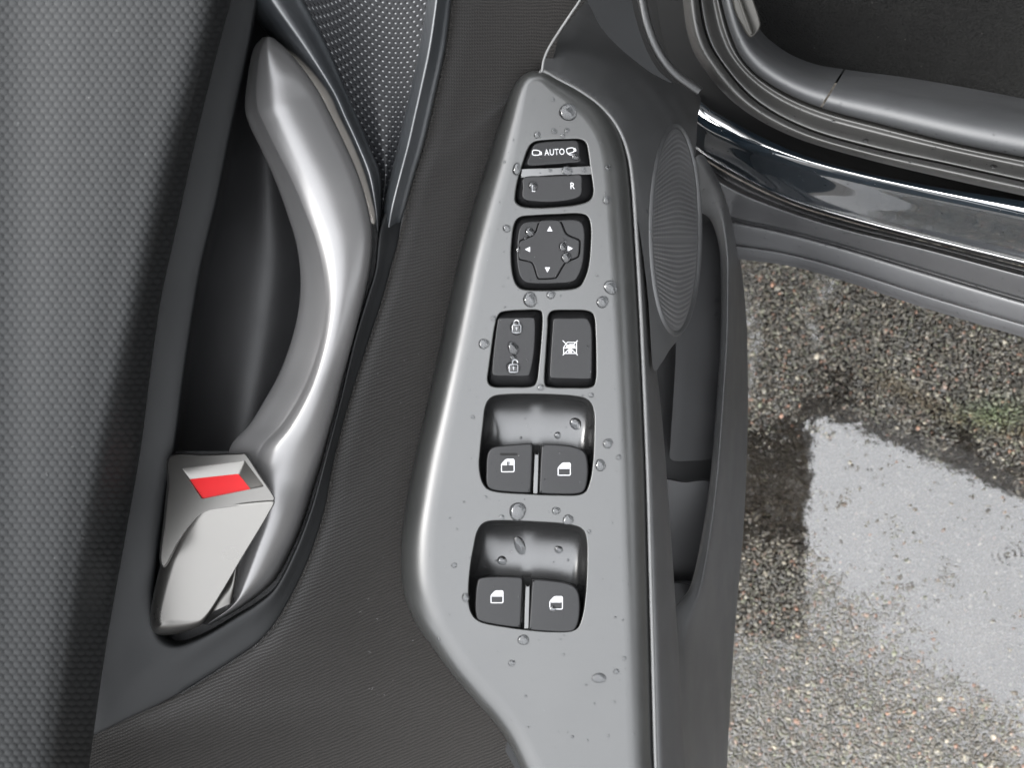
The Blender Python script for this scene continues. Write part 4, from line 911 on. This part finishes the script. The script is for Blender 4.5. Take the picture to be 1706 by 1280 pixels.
DROPS = [
 (947, 188, 12, 'largest water drop at the top of the switch panel above AUTO', 1.15, .5), (921, 166, 3, 'tiny drop near the top tip of the switch panel'), (895, 225, 5, 'small drop just above the left corner of the mirror rocker'),
 (923, 218, 4.5, 'small drop above the middle of the mirror rocker'), (944, 217, 4, 'upper right of the small drops above the mirror rocker'), (938, 225, 4, 'small drop touching the rim above the mirror rocker'),
 (862, 282, 9, 'big drop at the left rim beside the grey rocker bar', .8, 0), (1012, 279, 5, 'drop on the panel right of the grey rocker bar'), (1010, 333, 6.5, 'drop on the panel right of the letter R'),
 (844, 380, 6, 'drop left of the mirror adjusting switch'), (959, 260, 6, 'drop over the folded mirror symbol'), (888, 309, 7, 'round drop over the letter L'), (917, 283, 3, 'small drop in the middle of the grey rocker bar'),
 (944, 284, 7, 'flat drop on the right half of the grey rocker bar', 1.25, 0), (973, 283, 4, 'small drop at the right end of the grey rocker bar'), (901, 263, 1.8, 'tiny drop under the open mirror symbol'),
 (882, 386, 7, 'drop on the upper left corner of the mirror adjusting switch'), (862, 415, 5, 'drop at the left arm of the cross pad'), (937, 412, 6.5, 'drop beside the right arrow of the cross pad'), (942, 402, 2.5, 'tiny drop above the right arrow'),
 (944, 430, 8, 'larger drop on the edge of the cross pad below the right arrow'), (882, 500, 11, 'large drop between adjusting switch and lock switch'), (918, 492, 6.5, 'drop right under the mirror adjusting switch'),
 (1004, 504, 9, 'drop at the foot of the water streak on the panel'), (1018, 480, 9, 'bright water streak near the right edge of the panel', 1.3, 1.2), (822, 530, 4, 'small drop at the upper left rim of the lock switch'),
 (807, 573, 8, 'drop left of the door lock switch'), (861, 546, 10, 'drop lying over the closed padlock symbol'), (854, 580, 8, 'irregular drop between the two padlock symbols', 1.3, 1.2), (856, 597, 5, 'small drop touching the drop between the padlocks'),
 (855, 612, 10, 'drop lying over the open padlock symbol'), (901, 646, 5, 'small drop between the lock switches at their lower end'), (985, 659, 4, 'small drop at the upper right rim of the upper scoop'),
 (788, 695, 3, 'small drop left of the upper scoop'), (959, 705, 9, 'largest drop inside the upper scoop'), (929, 725, 5, 'small drop inside the upper scoop above the right switch'), (1012, 739, 7.5, 'round drop right of the upper scoop'),
 (1031, 762, 4, 'small drop on the rounded right edge of the panel'), (1001, 776, 8, 'drop right of the upper right window switch', 1.1, 1.2), (809, 829, 2.5, 'tiny drop under the upper left window switch'),
 (862, 851, 13, 'largest drop between the two pairs of window switches'), (926, 851, 6, 'drop in the middle of the bar between the pairs'), (947, 866, 8, 'drop at the top rim of the lower scoop'), (836, 863, 4, 'small drop at the top left rim of the lower scoop'),
 (982, 886, 3, 'tiny drop at the right rim of the lower scoop'), (930, 916, 6, 'drop inside the lower scoop on the right'), (837, 935, 7, 'drop inside the lower scoop on the left'), (866, 908, 8, 'long run of water inside the lower scoop', 2.0, 1.2),
 (757, 942, 4, 'small drop left of the lower scoop'), (776, 997, 7, 'drop at the left rim of the lower left window switch', .8, 0), (872, 1066, 8, 'drop below the lower pair of window switches'), (731, 1065, 3, 'tiny drop near the lower left edge of the panel'),
 (853, 1106, 5, 'lone drop on the plain lower part of the panel'), (999, 1130, 7, 'smeared drop low on the right of the panel', 1.5, .1), (1027, 1120, 4, 'small drop beside the smeared drop low on the panel'), (1040, 1098, 3, 'tiny drop on the lower right edge of the panel'),
 (921, 1016, 5, 'drop across the symbol of the lower right window switch'), (847, 772, 3, 'tiny drop on the symbol of the upper left window switch'), (1194, 500, 4, 'drop on the inner wall of the map pocket'), (1192, 525, 3, 'lower drop on the inner wall of the map pocket'),
 (1081, 385, 3.5, 'drop on the ring left of the speaker grille'), (1078, 352, 3, 'small drop on the trim left of the speaker'), (1190, 337, 3, 'drop on the pale top of the map pocket'),
 (1388, 202, 3, 'drop on the seal flange below the trim joint'), (1655, 277, 5, 'bright drop on the seal flange at the right edge'), (1442, 234, 4, 'small drop on the rubber flange'),
]
def add_drop(px, py, r, label, stretch=1.0, ang=0.0, seed=0):
    loc, nrm, ob, dist_ = hit(px, py); rm = 1.12 * r * S0 * dist_ / D
    me = drop_mesh(rm, .47, seed, stretch, -ang); o = bpy.data.objects.new('water_drop', me); COL.objects.link(o)
    zq = nrm; xq = (Vector(M @ np.array([1.0, 0, 0])) - zq * Vector(M @ np.array([1.0, 0, 0])).dot(zq)).normalized(); yq = zq.cross(xq)
    R3 = Matrix((xq, yq, zq)).transposed(); o.matrix_world = Matrix.Translation(loc + nrm * rm * .02) @ R3.to_4x4()
    o['label'] = label; o['category'] = 'water drop'; o['group'] = 'rain drops on the car'
for i, d_ in enumerate(DROPS): add_drop(*d_, **({'seed': i}))
# fine spray: too many to count
vs, fs = [], []
def spray(px, py, r):
    loc, nrm, ob, dist_ = hit(px, py); rm = r * S0 * dist_ / D
    xq = nrm.orthogonal().normalized(); yq = nrm.cross(xq); b0 = len(vs); vs.append(tuple(loc + nrm * rm * .5))
    for rg_, h_ in ((.6, .38), (1.0, -.02)):
        for j in range(8): a = j * math.pi / 4; vs.append(tuple(loc + (xq * math.cos(a) + yq * math.sin(a)) * rm * rg_ + nrm * rm * h_))
    for j in range(8):
        k = (j + 1) % 8; fs.append((b0, b0 + 1 + j, b0 + 1 + k)); fs.append((b0 + 1 + j, b0 + 9 + j, b0 + 9 + k, b0 + 1 + k))
rs = random.Random(3)
for _ in range(280):
    y = rs.uniform(130, 1250); x = rs.uniform(np.interp(y, [120, 500, 900, 1100, 1280], [860, 770, 700, 760, 880]), 1060); spray(x, y, .7 + 2.0 * rs.random() ** 4)
for _ in range(260):
    t = rs.random(); x = 1170 + t * 536; yl = np.interp(x, [p[0] for p in s0[1:]], [p[1] for p in s0[1:]]) + 20; yh = np.interp(x, [p[0] for p in s7], [p[1] for p in s7]) - 5
    spray(x, rs.uniform(yl, yh), rs.uniform(.8, 2.0))
for _ in range(40): spray(rs.uniform(1190, 1200), rs.uniform(400, 700), rs.uniform(.8, 2))
me = bpy.data.meshes.new('fine_spray'); me.from_pydata(vs, [], fs); me.polygons.foreach_set('use_smooth', [True] * len(me.polygons)); me.materials.append(MAT['water_drop'])
o = bpy.data.objects.new('fine_spray', me); COL.objects.link(o); o['kind'] = 'stuff'; o['label'] = 'fine rain spray over the panel and sill'; o['category'] = 'water'

# dust and lint caught on the trim
vs2, fs2 = [], []
for _ in range(46):
    x, y = (rs.uniform(20, 300), rs.uniform(20, 1200)) if rs.random() < .45 else (rs.uniform(590, 700), rs.uniform(350, 1250))
    loc, nrm, ob, dist_ = hit(x, y)
    if ob is None or ob.name not in ('upper_trim', 'fabric_insert'): continue
    xq = nrm.orthogonal().normalized(); yq = nrm.cross(xq); a0 = rs.uniform(0, 6.28); L0 = rs.uniform(.0002, .0007); b0 = len(vs2); cv = rs.uniform(-1.5, 1.5)
    for j in range(5):
        t = (j / 4 - .5) * 2; a = a0 + cv * t; p = loc + (xq * math.cos(a) + yq * math.sin(a)) * L0 * t + nrm * .00012; sd_ = (yq * math.cos(a) - xq * math.sin(a)) * .00007
        vs2 += [tuple(p + sd_), tuple(p - sd_)]
    fs2 += [(b0 + 2 * j, b0 + 2 * j + 1, b0 + 2 * j + 3, b0 + 2 * j + 2) for j in range(4)]
me = bpy.data.meshes.new('lint'); me.from_pydata(vs2, [], fs2); me.materials.append(MAT['seam_edge'])
o = bpy.data.objects.new('lint', me); COL.objects.link(o); o['kind'] = 'stuff'; o['label'] = 'pale bits of lint and dust on the door fabric'; o['category'] = 'lint'

for o in bpy.data.objects:
    if '_org' in o: del o['_org']
